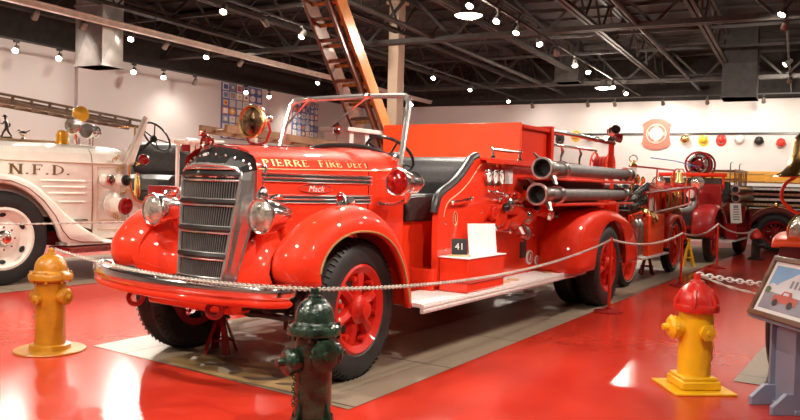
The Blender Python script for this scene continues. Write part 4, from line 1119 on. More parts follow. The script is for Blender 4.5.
G().lathe([(.155, .55), (.16, .58), (.13, .66), (.07, .74), (.03, .80), (0, .80)], n=20, cap=False).build('bonnet', 'hred', t)

# ================================================================== stanchions, ropes and chains
def stanchion(x, y, h, label, tilt=0):
    t = thing('stanchion', label, 'barrier post', (x, y, 0), 0, 'red barrier posts')
    G().lathe([(.16, 0), (.16, .012), (.03, .03), (.022, .05)], n=24).build('base', 'deep_red', t)
    G().cyl((0, 0, .03), (0, 0, h), .018, n=10).build('post', 'red', t)
    G().torus((0, 0, h+.018), (1, -.6, 0), .022, .007, 12, 5).sph((0, 0, h), .022, 8, 6).build('eye', 'red', t)
    return V((x, y, h+.02))
def catenary(p0, p1, sag, n=28):
    return [V(p0).lerp(V(p1), i/n) - V((0, 0, sag*4*(i/n)*(1-i/n))) for i in range(n+1)]
def rope(p0, p1, sag, label, r=.0085, m='rope'):
    L = (V(p1)-V(p0)).length; n = max(30, int(L*34)); C = catenary(p0, p1, sag, n)
    g = G(); 
    for ph in (0, pi):
        pts = []
        for i, p in enumerate(C):
            d = (C[min(i+1, n)] - C[max(i-1, 0)]).normalized(); u, w = frame_of(d); a = ph + i*1.05
            pts.append(p + (u*cos(a)+w*sin(a))*r*.9)
        g.tube(pts, r, 6)
    o = g.build('barrier_rope', m); return tag(o, label, 'rope')
def chain(p0, p1, sag, label, R=.026, r=.0065, m='linkm'):
    L = (V(p1)-V(p0)).length*1.03; n = int(L/(R*1.75)); C = catenary(p0, p1, sag, n); g = G()
    for i in range(n):
        p = (C[i]+C[i+1])/2; d = (C[i+1]-C[i]).normalized(); u, w = frame_of(d); s = u if i % 2 else w
        g.tube([p + d*R*1.35*cos(2*pi*k/14) + s*R*.8*sin(2*pi*k/14) for k in range(14)], r, 5, True)
    o = g.build('barrier_chain', m); return tag(o, label, 'chain')
for o in list(bpy.data.objects):
    if o.get('label', '').startswith('dark green and black'): o.location = (3.10, 2.545, 0); o.scale = (.90, .90, 1); o.rotation_euler = (0, 0, RDIR + .55)
    if o.get('label', '').startswith('small far fire hydrant'): o.scale = (.8, .8, .78)
s1 = stanchion(8.25, 2.63, .775, 'thin red barrier post beside the rear wheel of the long red engine')
s2 = stanchion(11.2, 2.56, .73, 'thin red barrier post on a disc base beside the second red engine')
s3 = stanchion(14.4, 2.69, .76, 'thin red barrier post in front of the third, dark red engine')
s4 = stanchion(5.78, .18, .74, 'red barrier post hidden beyond the picture stand at right')
s5 = stanchion(2.5, 8.2, .80, 'red barrier post at the left end of the rope before the cream engine')
s6 = stanchion(8.2, 8.2, .74, 'red barrier post behind the big engine at the right end of the cream engine rope')
hL, hG, hR = V((3.414, 5.401, .775)), V((3.10, 2.545, .78)), V((5.47, 1.14, .785))
chain(hL + V((.02, -.02, 0)), hG + V((0, .02, 0)), .06, 'pale link chain from the ochre hydrant across the chrome grille to the green hydrant', .0125, .0033)
chain(hG + V((.02, 0, 0)), s1, .13, 'pale chain from the green hydrant past the tool box to the rear-wheel post', .0125, .0033)
rope(s1, s2, .10, 'white rope between the post by the rear wheel and the next post along the bay')
rope(s2, s3, .10, 'white rope between the disc-based post and the post before the dark red engine')
rope(s3, V((16.9, 2.42, .62)), .13, 'white rope from the farthest red post to the small far hydrant')
rope(s5, s6, .02, 'thin white rope stretched in front of the cream engine wheel', .0065)
chain(hR, s4, .035, 'white plastic chain from the yellow hydrant towards the picture stand', .018, .0048, 'white')
rope(hR, s4, .11, 'thin pale cord sagging under the white plastic chain', .0055)

# ================================================================== picture stand at the right edge
t = thing('picture_stand', 'lavender grey stand with a slanted wood-framed picture of a red truck, at the right edge', 'display stand', (5.32, .535, 0), math.atan2(-.629, -.777))
g = G().box(-.115, .115, -.03, .03, .02, .60)
ped = g.build('pedestal', 'lav', t, bevel=.006)
G().box(-.135, -.115, -.06, .06, .02, .58).box(.115, .135, -.06, .06, .02, .58).build('pedestal_side', 'lav', ped)
g = G()
for x in (-.115, .115): g.prism([(x-.018, -.19, 0), (x-.018, .19, 0), (x-.018, .19, .05), (x-.018, .10, .13), (x-.018, -.10, .13), (x-.018, -.19, .05)], (.036, 0, 0))
g.box(-.14, .14, -.05, .05, 0, .03).build('foot', 'lav', t, bevel=.004)
P0, E1, E2 = V((-.31, -.115, .555)), V((1, 0, 0)), V((0, .175, .365)).normalized(); EN = E1.cross(E2)
def pp(u, v, d=0): return P0 + E1*u + E2*v + EN*d
W_, H_ = .62, .42
def slab(g, u0, u1, v0, v1, d0, d1):
    g.loft([[pp(u0, v0, d), pp(u1, v0, d), pp(u1, v1, d), pp(u0, v1, d)] for d in (d0, d1)]); return g
slab(G(), -.02, W_+.02, -.015, H_+.01, -.045, -.02).build('backing_board', 'lav', t)
fr = slab(slab(slab(slab(G(), 0, W_, 0, .035, -.02, .012), 0, W_, H_-.035, H_, -.02, .012), 0, .035, .035, H_-.035, -.02, .012), W_-.035, W_, .035, H_-.035, -.02, .012).build('picture_frame', 'frame', t, bevel=.004)
slab(G(), .03, W_-.03, .03, H_-.03, -.015, -.004).build('mat_board', 'paper', fr)
g = G()
def patch(i, pts): g.slot(i); g.add([pp(.065 + u*(W_-.13), .06 + v*(H_-.12), -.003 + .0004*patch.n) for u, v in pts], [tuple(range(len(pts)))]); patch.n += 1
patch.n = 0
patch(0, [(0, 0), (1, 0), (1, 1), (0, 1)])                       # sky
patch(1, [(.10, .35), (1, .30), (1, 1), (.62, 1), (.40, .78), (.22, .62)])  # pale building
patch(1, [(.0, .38), (.2, .38), (.2, .55), (.08, .6), (0, .52)])
patch(3, [(0, 0), (1, 0), (1, .34), (0, .40)])                   # grey ground
for k in range(6): patch(3, [(.45+.09*k, .55), (.50+.09*k, .55), (.50+.09*k, .72), (.45+.09*k, .72)])
patch(4, [(0, .36), (.10, .36), (.12, .46), (.05, .52), (0, .48)])
patch(2, [(.22, .20), (.72, .18), (.74, .34), (.60, .36), (.56, .46), (.40, .46), (.36, .36), (.23, .34)])   # red truck
for c in (.31, .62): patch(5, [(c+.055*cos(q), .18+.085*sin(q)) for q in [2*pi*i/12 for i in range(12)]])
patch(1, [(.41, .37), (.53, .37), (.52, .43), (.42, .43)])
g.build('picture_print', ['skyb', 'skyw', 'prred', 'prgrey', 'prgreen', 'black'], fr)
# ================================================================== the cream engine at left
T = thing('fire_engine', 'cream white vintage fire engine lettered N.F.D. behind the ochre hydrant at left', 'fire engine', (5.0, 9.8, 0))
for sgn in (-1, 1):
    wheel(T, 0, sgn*.83, .565, .26, .365, 'disc', 'cream', s=sgn, name='front_wheel')
    wheel(T, 4.6, sgn*.83, .565, .26, .365, 'disc', 'cream', s=sgn, name='rear_wheel')
g = G()
for y in (-.42, .42): g.bar((-.9, y, .68), (6.0, y, .68), .09, .2)
g.cyl((0, -.72, .54), (0, .72, .54), .06).cyl((4.6, -.72, .565), (4.6, .72, .565), .09).box(-.2, 1.6, -.35, .35, .5, .9)
for y in (-.42, .42): g.bar((-.55, y, .56), (.65, y, .56), .08, .07)
g.build('chassis_frame', 'chassis', T)
def csec(x, w, zc, zt, zb):
    h = zt - zc; return [V((x, -y, z)) for y, z in ((w, zb), (w, 1.2), (w, zc-.02), (w*.985, zc), (w*.95, zc+h*.45), (w*.86, zc+h*.72), (w*.6, zc+h*.9), (w*.3, zc+h*.98), (0, zt))]
def cmesh(secs):
    rows = []
    for s_ in secs:
        r = csec(*s_); rows.append(r + [V((p.x, -p.y, p.z)) for p in reversed(r[:-1])])
    n = len(rows[0]); return G().add([p for r in rows for p in r], [(i*n+j, i*n+j+1, (i+1)*n+j+1, (i+1)*n+j) for i in range(len(rows)-1) for j in range(n-1)])
hd = cmesh([(-.85, .68, 1.48, 1.70, .85), (0, .73, 1.50, 1.735, .85), (.7, .77, 1.51, 1.76, .8), (1.27, .79, 1.515, 1.77, .62)]).build('hood', 'cream', T, ang=30)
cw = cmesh([(1.28, .795, 1.515, 1.77, .50), (1.6, .80, 1.52, 1.765, .50), (1.80, .80, 1.53, 1.75, .50)]).build('cowl', 'cream', T, ang=30)
def yw(x): return -(.73 + .05*min(max(x, 0), 1.3)/1.0 + .006) if x < 1.27 else -.806
g = G().tube([(x, yw(x), 1.50) for x in (-.85, 0, .6, 1.26, 1.75)], .006, 5)
g.tube([(1.27, -.80, 1.50), (1.28, -.803, 1.0), (1.28, -.803, .60)], .004, 5)
g.tube([(1.34, -.805, 1.46), (1.70, -.805, 1.46), (1.70, -.805, .74), (1.34, -.805, .74), (1.34, -.805, 1.46)], .004, 4)
g.tube([(1.0, -.80, .74), (1.8, -.806, .74)], .005, 4).tube([(1.35, -.806, .62), (1.8, -.806, .60)], .005, 4)
g.build('pinstripe', 'tan', hd)
g = G()
for z, a in ((1.27, .55), (1.19, .58), (1.11, .65), (1.0, .80)):
    g.add([V((a, yw(a)-.0, z+.008)), V((1.16, yw(1.16), z+.008)), V((1.16, yw(1.16)-.012, z-.012)), V((a, yw(a)-.012, z-.012))], [(0, 1, 2, 3)])
g.build('hood_louver', 'cream', hd)
g = G().tube([(1.02, yw(1.02)-.006, .755), (1.2, yw(1.2)-.006, .75)], .010, 5); g.build('hood_latch', 'black', hd)
letters('N.F.D.', lambda u, h: V((u, yw(u)-.006, 1.335 + .125*h)), .15, .98).build('hood_lettering', mat('brown_gold', (.20, .10, .03), .5, .1), hd)
# gold corner scrolls
g = G()
for cx, cz, f in ((1.60, 1.555, 1), (1.66, 1.42, 1), (1.62, .80, -1), (1.74, 1.1, 1)):
    for k in range(3): g.tube([(cx+.05*k*.6+.035*cos(a)*(1-.1*k), -.812, cz+f*(.02*k)+.03*sin(a)) for a in [q*.7 for q in range(7)]], .008, 4)
g.build('gold_scroll', 'gold', cw)
# front fender with long tail
crown = [(-1.02, .50), (-1.0, .80), (-.86, 1.10), (-.60, 1.28), (-.25, 1.35), (.05, 1.335), (.32, 1.25), (.55, 1.08), (.78, .88), (1.02, .70), (1.3, .54), (1.55, .47)]
lip = [(-.80, .50), (-.78, .75), (-.66, 1.0), (-.45, 1.16), (-.18, 1.23), (.05, 1.215), (.25, 1.13), (.43, .99), (.58, .80), (.68, .62), (.78, .48), (1.50, .445)]
for s in (1, -1):
    f = arc_fender('front_fender', crown, lip, -.66, -.80, -.985, 'cream', T, s, drop=.07, stripe=None)
    G().tube([V((x, -s*.995, z)) for x, z in [(-.2, 1.27), (.05, 1.255), (.27, 1.17), (.46, 1.02), (.62, .83), (.72, .64), (.82, .53), (1.0, .48), (1.3, .465)]], .007, 5).build('pinstripe', 'woodd', f)
    G().box(.80, 1.85, *sorted((-s*.72, -s*.98)), .44, .47).build('fender_tail', 'cream', f)
# cab side panel with curved entry cut and slanting windshield post
for s in (-1, 1):
    cut = bez([(1.84, 0, 1.50), (1.86, 0, 1.25), (1.92, 0, 1.08), (2.05, 0, .98), (2.35, 0, .94), (2.75, 0, .95), (2.95, 0, 1.05), (3.02, 0, 1.3), (3.05, 0, 1.52)], 5)
    pts = [V((1.72, s*.80, .50)), V((1.72, s*.80, 1.52))] + [V((p.x, s*.80, p.z)) for p in cut] + [V((3.25, s*.80, 1.72)), V((3.6, s*.80, 1.72)), V((3.6, s*.80, .5))]
    bp_ = G().prism(pts, (0, -s*.04, 0)).build('cab_side', 'cream', T, ang=40)
    G().tube([V((p.x, s*.80, p.z)) for p in cut], .018, 7).build('entry_edge', 'brass', bp_)
    ps = [(1.76, 1.50), (1.92, 1.50), (1.96, 1.62), (2.16, 2.16), (2.11, 2.20), (1.90, 1.78)]
    G().prism([V((x, s*.80, z)) for x, z in ps], (0, -s*.05, 0)).build('windshield_post', 'cream', T)
    G().tube([V((x, s*.81, z)) for x, z in ((1.80, 1.5), (1.93, 1.80), (2.13, 2.18))], .010, 5).build('post_edge', 'cream', bp_)
G().add([(1.84, -.78, 1.6), (1.84, .78, 1.6), (2.10, .78, 2.17), (2.10, -.78, 2.17)], [(0, 1, 2, 3)]).build('windshield_glass', 'glass', T)
# caps and suction inlet on the cowl side
for x, m in ((1.43, 'chrome'), (1.68, 'black')):
    c = G().lathe([(.075, 0), (.078, .02), (.066, .03), (.064, .10), (.07, .105), (.07, .13)], (x, -.80, 1.285), (.12, -1, 0), 20, cap=False).build('outlet', 'cream', T)
    G().lathe([(.074, .12), (.074, .15), (.05, .158), (.03, .16), (.028, .19), (0, .19)], (x, -.80, 1.285), (.12, -1, 0), 20, cap=False).build('outlet_cap', m, c)
    if m == 'chrome': G().lathe([(.045, .158), (.04, .165), (0, .168)], (x, -.80, 1.285), (.12, -1, 0), 16).build('cap_centre', 'black', c)
c = G().lathe([(.155, 0), (.16, .02), (.14, .03), (.105, .06), (.10, .22)], (1.57, -.80, .96), (.22, -1, -.10), 26, cap=False).build('suction_inlet', 'cream', T)
G().lathe([(.115, .21), (.118, .26), (.10, .275), (0, .28)], (1.57, -.80, .96), (.22, -1, -.10), 24, cap=False).build('inlet_cap', 'redlens', c)
G().cyl((1.64, -1.06, .83), (1.64, -1.07, .70), .012).build('inlet_handle', 'dull', c)
# red side lamp, extinguisher
c = G().lathe([(.075, .02), (.08, .01), (.075, -.02), (.06, -.08), (.03, -.11), (0, -.115)], (2.01, -.90, 1.58), (-.75, -.65, 0), 20, cap=False).build('side_lamp', 'chrome', T)
G().lathe([(.07, .02), (.05, .035), (0, .045)], (2.01, -.90, 1.58), (-.75, -.65, 0), 18, cap=False).build('lens', 'redlens', c)
G().tube([(2.05, -.86, 1.58), (2.06, -.80, 1.54), (1.98, -.78, 1.5)], .015, 6).build('bracket', 'brass', c)
G().lathe([(.04, 0), (.042, .02), (.04, .24), (.03, .27), (.014, .29), (.014, .32), (.03, .325), (.03, .335)], (2.0, -.78, 1.06), (0, 0, 1), 16).build('extinguisher', 'brass', T)
G().box(2.02, 3.4, -.3, .78, .5, .9).build('cab_floor', 'woodd', T)
G().box(1.80, 1.84, -.76, .76, .9, 1.7).build('dashboard', 'cream', T)
# steering wheel
sc_, sa = V((2.66, -.36, 1.95)), V((.80, 0, .60)).normalized(); u, w = frame_of(sa)
sw = G().torus(sc_, sa, .25, .016, 36, 8)
for k in range(4):
    a = .5 + k*pi/2; sw.tube([sc_ - sa*.05, sc_ + (u*cos(a)+w*sin(a))*.245], .011, 6)
sw.lathe([(.05, -.09), (.055, -.04), (.03, -.02), (0, -.015)], sc_, sa, 14, cap=False)
swo = sw.build('steering_wheel', 'black', T); G().cyl(sc_ - sa*.05, sc_ - sa*1.1, .022).build('steering_column', 'black', swo)
# seat
g = G(); g.loft([[V((x, y, z)) for x, z in ((2.62, 1.12), (2.58, 1.30), (2.66, 1.37), (3.1, 1.38), (3.3, 1.35), (3.3, 1.12))] for y in (-.74, -.72, 0, .72, .74)]); g.build('seat_cushion', 'leather', T, bevel=.02)
rows = []
for y, dx in ((-.84, -.10), (-.78, .0), (-.4, .04), (0, .05), (.4, .04), (.78, 0), (.84, -.1)):
    rows.append([V((x+dx, y, z)) for x, z in ((3.15, 1.35), (3.10, 1.5), (3.14, 1.72), (3.20, 1.86), (3.29, 1.90), (3.38, 1.86), (3.42, 1.7), (3.42, 1.35))])
G().loft(rows).build('seat_backrest', 'leather', T, ang=50)
# rear body, mostly hidden
G().box(3.5, 6.4, -.80, .80, .62, 1.62).build('body', 'cream', T, bevel=.02)
pts = [V((x, -.82, z)) for x, z in ((3.22, .5), (3.20, 1.3), (3.26, 1.55), (3.38, 1.66), (3.6, 1.70), (6.4, 1.70), (6.4, .5))]
pn = G().prism(pts, (0, -.03, 0)).build('body_side', 'cream', T)
g = G()
for k in range(6): g.tube([(3.36+.05*(k % 2)+.04*cos(a), -.855, 1.52-.14*k+.05*sin(a)) for a in [q*.75 for q in range(8)]], .010, 4)
g.build('gold_scroll', 'gold', pn)
G().tube([V((x-.01, -.83, z)) for x, z in ((3.20, 1.0), (3.19, 1.3), (3.25, 1.56), (3.38, 1.68), (3.6, 1.72))], .03, 8).build('padded_edge', 'leather', pn)
for s in (-1, 1):
    arc_fender('rear_fender', [(3.65, .5), (3.7, .85), (3.9, 1.15), (4.3, 1.32), (4.7, 1.33), (5.1, 1.2), (5.4, .95), (5.5, .5)], [(3.95, .5), (3.97, .8), (4.12, 1.05), (4.4, 1.2), (4.7, 1.2), (4.98, 1.05), (5.17, .8), (5.2, .5)], -.70, -.80, -1.0, 'cream', T, -s, drop=.08)
    rb = G().box(.72, 3.8, *sorted((s*.70, s*1.14)), .385, .42).build('running_board', 'deep_red', T)
    G().box(.72, 3.8, *sorted((s*1.14, s*1.155)), .36, .425).build('board_trim', 'dull', rb)
G().box(.8, 6.0, -.66, .66, .42, .6).build('under_sill', 'deep_red', T)
# front: radiator and lamps (outside the picture, seen from beside)
G().box(-1.0, -.84, -.55, .55, .62, 1.72).build('radiator_shell', 'chrome', T, bevel=.06)
G().box(-1.006, -.99, -.46, .46, .70, 1.60).build('radiator_core', 'cavity', T)
G().tube([(-1.35, -.95, .62), (-1.45, -.5, .62), (-1.48, 0, .62), (-1.45, .5, .62), (-1.35, .95, .62)], .05, 8).bar((-1.45, -.4, .62), (-.8, -.4, .66), .06, .06).bar((-1.45, .4, .62), (-.8, .4, .66), .06, .06).build('bumper', 'chrome', T)
# lamps on top of the hood
y = -.40
g = G().lathe([(.09, 0), (.085, .02), (.075, .05), (.078, .12), (.065, .16), (.03, .18), (0, .182)], (1.08, y, 1.75), (0, 0, 1), 20, cap=False); g.build('amber_beacon', mat('amber_glass', (.72, .32, .02), .15, .3, coat=.6), T)
c = G().lathe([(.105, .02), (.115, .01), (.112, -.03), (.09, -.09), (.04, -.13), (0, -.14)], (1.24, y, 2.0), (-.85, -.5, 0), 22, cap=False).tube([(1.27, y, 1.9), (1.30, y, 1.75)], .02, 6).build('spotlight', 'chrome', T)
G().lathe([(.10, .02), (.06, .03), (0, .035)], (1.24, y, 2.0), (-.85, -.5, 0), 20, cap=False).build('lens', 'lens', c)
c = G().lathe([(.11, 0), (.115, -.02), (.10, -.06), (.05, -.10), (0, -.11)], (1.56, y+.3, 2.20), (-.4, -.9, 0), 22, cap=False).tube([(1.56, y+.34, 2.1), (1.56, y+.34, 1.75)], .016, 6).build('spotlight', 'chrome', T)
G().lathe([(.11, 0), (.07, .02), (0, .025)], (1.56, y+.3, 2.20), (-.4, -.9, 0), 20, cap=False).build('lens', mat('amber_spot', (.75, .38, .03), .2, .2), c)
c = G().lathe([(.10, 0), (.105, -.02), (.085, -.05), (.07, -.16), (.055, -.25), (.03, -.32), (0, -.33)], (1.44, y, 1.95), (-.9, -.35, 0), 20, cap=False)
c.torus((1.52, y+.03, 1.95), (-.9, -.35, 0), .08, .012).torus((1.64, y+.07, 1.95), (-.9, -.35, 0), .07, .012).tube([(1.55, y+.04, 1.88), (1.55, y+.05, 1.75)], .03, 8)
c = c.build('siren', 'chrome', T); G().lathe([(.098, 0), (.05, .012), (0, .015)], (1.44, y, 1.95), (-.9, -.35, 0), 18, cap=False).build('siren_face', 'gun', c)
# hood-top board carrying the statuette
o = G().box(0, 1.9, -.11, .11, 0, .03).build('wooden_board', 'woodo'); o.location = (4.35, 9.80, 1.765); tag(o, 'brown wooden board lying on the hood top of the cream engine', 'board')
t = thing('firefighter_statuette', 'small dark bronze striding firefighter figure on the cream engine hood', 'statuette', (5.54, 9.78, 1.796), pi*.75)
G().lathe([(.07, 0), (.07, .015), (.05, .02)], n=16).build('base', 'bronze', t)
me = bpy.data.meshes.new('body'); 
sk = [((0, 0, .13), .022), ((0, 0, .175), .026), ((.008, 0, .215), .03), ((.012, 0, .238), .014), ((.018, 0, .262), .020), ((.022, 0, .282), .012),
      ((.0, .018, .125), .019), ((.035, .022, .075), .014), ((.05, .022, .025), .011), ((.075, .024, .02), .010),
      ((0, -.018, .125), .019), ((-.02, -.022, .075), .014), ((-.055, -.022, .030), .011), ((-.035, -.022, .02), .009),
      ((.008, .036, .22), .014), ((.035, .05, .18), .011), ((.07, .04, .19), .009), ((.008, -.036, .22), .014), ((-.03, -.05, .18), .011), ((-.01, -.05, .145), .009)]
ed = [(0, 1), (1, 2), (2, 3), (3, 4), (4, 5), (0, 6), (6, 7), (7, 8), (8, 9), (0, 10), (10, 11), (11, 12), (12, 13), (2, 14), (14, 15), (15, 16), (2, 17), (17, 18), (18, 19)]
me.from_pydata([p for p, r in sk], ed, []); bo = bpy.data.objects.new('body', me); COL.objects.link(bo); bo.parent = t; me.materials.append(M['bronze'])
mo_ = bo.modifiers.new('skin', 'SKIN'); 
for i, (p, r) in enumerate(sk): me.skin_vertices[0].data[i].radius = (r, r)
me.skin_vertices[0].data[0].use_root = True
bo.modifiers.new('smooth', 'SUBSURF').levels = 1
G().lathe([(.034, .276), (.036, .280), (.02, .292), (.012, .305), (0, .308)], (.022, 0, 0), (0, 0, 1), 12, cap=False).build('helmet', 'bronze', t)
t = thing('bird_ornament', 'small pale chrome bird ornament beside the bronze firefighter on the cream engine', 'ornament', (5.76, 9.78, 1.796), 2.6)
G().lathe([(.035, 0), (.03, .012), (.012, .02), (.012, .05)], n=12).sph((0, 0, .075), (.055, .03, .035), 12, 8).sph((.045, 0, .105), (.022, .02, .022), 10, 7).cyl((.06, 0, .105), (.085, 0, .10), .008, .002, 6).tube([(-.04, 0, .085), (-.09, 0, .12)], [.022, .008], 7).build('bird', 'chrome', t)
# long wooden truss ladder carried over the far side of the cream engine
t = thing('wooden_ladder', 'long weathered wooden ladder sloping over the far side of the cream engine', 'ladder', (0, 0, 0))
a0, a1 = V((3.8, 10.55, 2.50)), V((8.35, 10.60, 2.15)); dr = (a1-a0).normalized(); sd = V((0, .42, 0)); up = V((0, 0, .105))
for q in (V((0, 0, 0)), sd):
    lr = G().bar(a0+q, a1+q, .05, .045).bar(a0+q+up, a1+q+up, .045, .035)
    n = 16
    for i in range(n+1): lr.bar(a0.lerp(a1, i/n)+q, a0.lerp(a1, i/n)+q+up, .035, .03, dr)
    lr.build('ladder_rail', 'oldwood', t)
for i in range(17):
    p = a0.lerp(a1, (i+.5)/17); G().cyl(p, p+sd, .018, n=8).build('rung', 'oldwood', t)
for x in (5.2, 8.1):
    z = a0.lerp(a1, (x-3.8)/4.55).z - .02; G().tube([(x, 10.52, 1.6), (x, 10.52, z)], .016, 6).tube([(x, 11.0, z), (x, 10.5, z)], .014, 6).tube([(x, 10.52, 1.6), (x, 10.4, 1.56)], .02, 6).move(Matrix.Translation((-5.0, -9.8, 0))).build('ladder_support', 'brass', T)
# ================================================================== ladder truck parked between the two rows
T = thing('ladder_truck', 'old red ladder truck behind the big engine, with cream seat rail', 'ladder truck', (8.9, 6.6, 0))
for sgn in (-1, 1):
    wheel(T, -2.6, sgn*.66, .46, .14, .38, 'wood', 'red', s=sgn, name='front_wheel'); wheel(T, 1.6, sgn*.66, .52, .14, .44, 'wood', 'red', s=sgn, name='rear_wheel')
g = G().bar((-3.2, -.35, .75), (2.6, -.35, .75), .08, .16).bar((-3.2, .35, .75), (2.6, .35, .75), .08, .16).cyl((-2.6, -.62, .46), (-2.6, .62, .46), .04).cyl((1.6, -.62, .52), (1.6, .62, .52), .04)
for x in (-2.6, 1.6): g.bar((x, -.3, .5), (x, -.3, .8), .2, .06).bar((x, .3, .5), (x, .3, .8), .2, .06)
g.build('chassis_frame', 'deep_red', T)
G().box(-2.2, 2.4, -.55, .55, .82, 1.1).build('tool_bed', 'deep_red', T, bevel=.01)
g = G()
for x in (-2.4, -1.0, .6, 2.0):
    for y in (-.5, .5): g.bar((x, y, 1.0), (x, y, 1.72), .05, .05)
    g.bar((x, -.55, 1.70), (x, .55, 1.70), .06, .06)
g.box(-2.72, 2.3, -.57, -.53, 1.66, 1.735).box(-2.72, 2.3, .53, .57, 1.66, 1.735).build('ladder_rack', 'deep_red', T)
G().box(-3.25, -2.75, -.5, .5, .9, 1.25).build('seat_box', 'deep_red', T, bevel=.01)
g = G().tube([(-3.22, -.10, 1.74), (-2.70, -.10, 1.755), (-2.64, .0, 1.755), (-2.66, .14, 1.755), (-3.22, .14, 1.74)], .03, 8)
for x in (-3.14, -2.85): 
    for y in (-.1, .14): g.cyl((x, y, 1.2), (x, y, 1.74), .022, n=8)
g.build('seat_rail', 'cream', T)
g = G().box(-.55, .65, -.25, .25, 2.04, 2.10)
for x in (-.42, -.05, .5): g.box(x-.05, x+.05, -.22, .22, 1.735, 2.05)
g.build('turntable_frame', 'white', T, bevel=.006)
g = G().lathe([(.42, 1.64), (.42, 1.70), (.3, 1.74)], (0.1, 0, 0), n=28); g.build('turntable', 'deep_red', T)
t = thing('wooden_ladder', 'brown wooden ladder lying flat on the rack of the old ladder truck', 'ladder', (8.9, 6.6, 0))
for y in (-.46, -.06): G().bar((-3.0, y, 1.89), (-.60, y, 1.80), .05, .085).build('ladder_rail', 'woodo', t)
for i in range(7): G().cyl((-2.8+.33*i, -.46, 1.88-.0125*i), (-2.8+.33*i, -.06, 1.88-.0125*i), .018, n=8).build('rung', 'woodo', t)
g = G()
for x in (-2.4, -1.2): g.bar((x, -.48, 1.735), (x, -.04, 1.735), .05, .05).bar((x, -.3, 1.73), (x, -.3, 1.83), .06, .05)
g.build('rack_cleat', 'cream', T)
t = thing('brass_lantern', 'small chrome and red lantern standing behind the windshield on the ladder truck', 'lantern', (8.24, 6.45, 1.735))
G().cyl((0, 0, 0), (0, 0, .24), .012).lathe([(.04, 0), (.012, .02)], n=12).build('lantern_post', 'dull', t)
G().lathe([(.03, .24), (.06, .26), (.055, .32), (.07, .35), (.04, .39), (.015, .42), (0, .42)], n=16, cap=False).build('lantern_body', 'chrome', t)
G().lathe([(.045, .0), (.03, .02), (0, .025)], (-.045, -.03, .30), (-.8, -.55, 0), 14).build('lens', 'redlens', t)
# raised aerial ladder
t = thing('aerial_ladder', 'tall varnished wooden aerial ladder raised steeply towards the ceiling behind the windshield', 'ladder', (0, 0, 0))
b0, b1 = V((9.48, 6.6, 1.86)), V((7.30, 6.6, 4.88)); dl = (b1-b0).normalized(); nn = V((dl.z, 0, -dl.x))*-1
def section(hw, off, s0, s1, mr, pitch, deep, wd, rungm):
    L = (b1-b0).length; o = nn*off
    p, q = b0.lerp(b1, s0)+o, b0.lerp(b1, s1)+o
    for y in (-hw, hw): G().bar(p+V((0, y, 0)), q+V((0, y, 0)), wd, deep, nn).build('ladder_rail', mr if y < 0 else 'woodd', t, bevel=.006)
    n = int((q-p).length/pitch)
    for i in range(n):
        c = p.lerp(q, (i+.5)/n); G().bar(c+V((0, -hw, 0)), c+V((0, hw, 0)), .032, .045, dl).build('rung', rungm, t)
section(.255, 0, .0, 1.0, 'wood', .30, .20, .055, 'wood')
section(.19, .16, .04, .96, 'woodd', .30, .10, .045, 'woodd')
g = G().bar(b0+V((0, -.28, 0)), b0+V((0, .28, 0)), .10, .10, dl).bar(b0+V((.02, -.2, -.12)), b0+V((.02, .2, -.12)), .2, .14)
g.build('ladder_heel', 'woodd', t)

# ================================================================== second red engine behind the first
T = thing('fire_engine', 'smaller orange-red antique engine with black tufted seat and a ladder along its side', 'fire engine', (10.45, 3.92, 0))
for sgn in (-1, 1):
    wheel(T, 0.12, sgn*.75, .42, .13, .33, 'wood', 'red', s=sgn, name='front_wheel', wall=.02); wheel(T, 2.62, sgn*.75, .44, .15, .34, 'wood', 'red', s=sgn, name='rear_wheel', wall=.02)
g = G().bar((-.3, -.36, .58), (3.7, -.36, .58), .08, .14).bar((-.3, .36, .58), (3.7, .36, .58), .08, .14).cyl((.12, -.7, .42), (.12, .7, .42), .04).cyl((2.62, -.7, .44), (2.62, .7, .44), .05)
for x in (.12, 2.62):
    for y in (-.36, .36): g.bar((x-.4, y, .48), (x+.4, y, .48), .06, .06)
g.build('chassis_frame', 'deep_red', T)
G().box(-.28, .30, -.36, .36, .66, 1.22).build('hood', 'red', T, bevel=.06)
G().box(-.34, -.28, -.33, .33, .62, 1.24).build('radiator', 'brass', T, bevel=.03)
G().box(.3, .42, -.55, .55, .62, 1.3).build('dashboard', 'red', T, bevel=.01)
G().box(.42, 1.25, -.62, .62, .62, .95).build('seat_box', 'red', T, bevel=.02)
g = G().box(.55, 1.2, -.66, .66, .95, 1.04)
for i in range(8):
    for j in range(4): g.sph((1.22+.02*j, -.60+.172*i+(.08 if j % 2 else 0), 1.08+.095*j), (.08, .10, .065), 10, 6)
for i in range(6):
    for yy in (-.69, .69): g.sph((.60+.13*i, yy, 1.10+.02*i), (.08, .06, .07), 10, 6); g.sph((.66+.12*i, yy, 1.20+.03*i), (.08, .05, .06), 10, 6); g.sph((.80+.10*i, yy, 1.29+.025*i), (.07, .05, .05), 10, 6)
g.build('tufted_seat', 'leather', T)
prof = ((.45, .62), (.5, .98), (1.05, 1.02), (1.32, 1.42), (1.42, 1.45), (3.35, 1.20), (3.6, .95), (3.6, .62))
for yy in (-.70, .66): G().prism([V((x, yy, z)) for x, z in prof], (0, .04, 0)).build('box_side', 'orange_red', T, bevel=.008)
G().box(1.4, 3.6, -.67, .67, .62, .72).box(3.54, 3.6, -.67, .67, .62, 1.0).box(1.34, 1.4, -.67, .67, .7, 1.42).build('hose_box', 'orange_red', T, bevel=.008)
G().tube([(1.32, -.72, 1.44), (1.45, -.72, 1.46), (2.4, -.72, 1.33), (3.4, -.72, 1.21)], .012, 6).build('box_rail', 'brass', T)
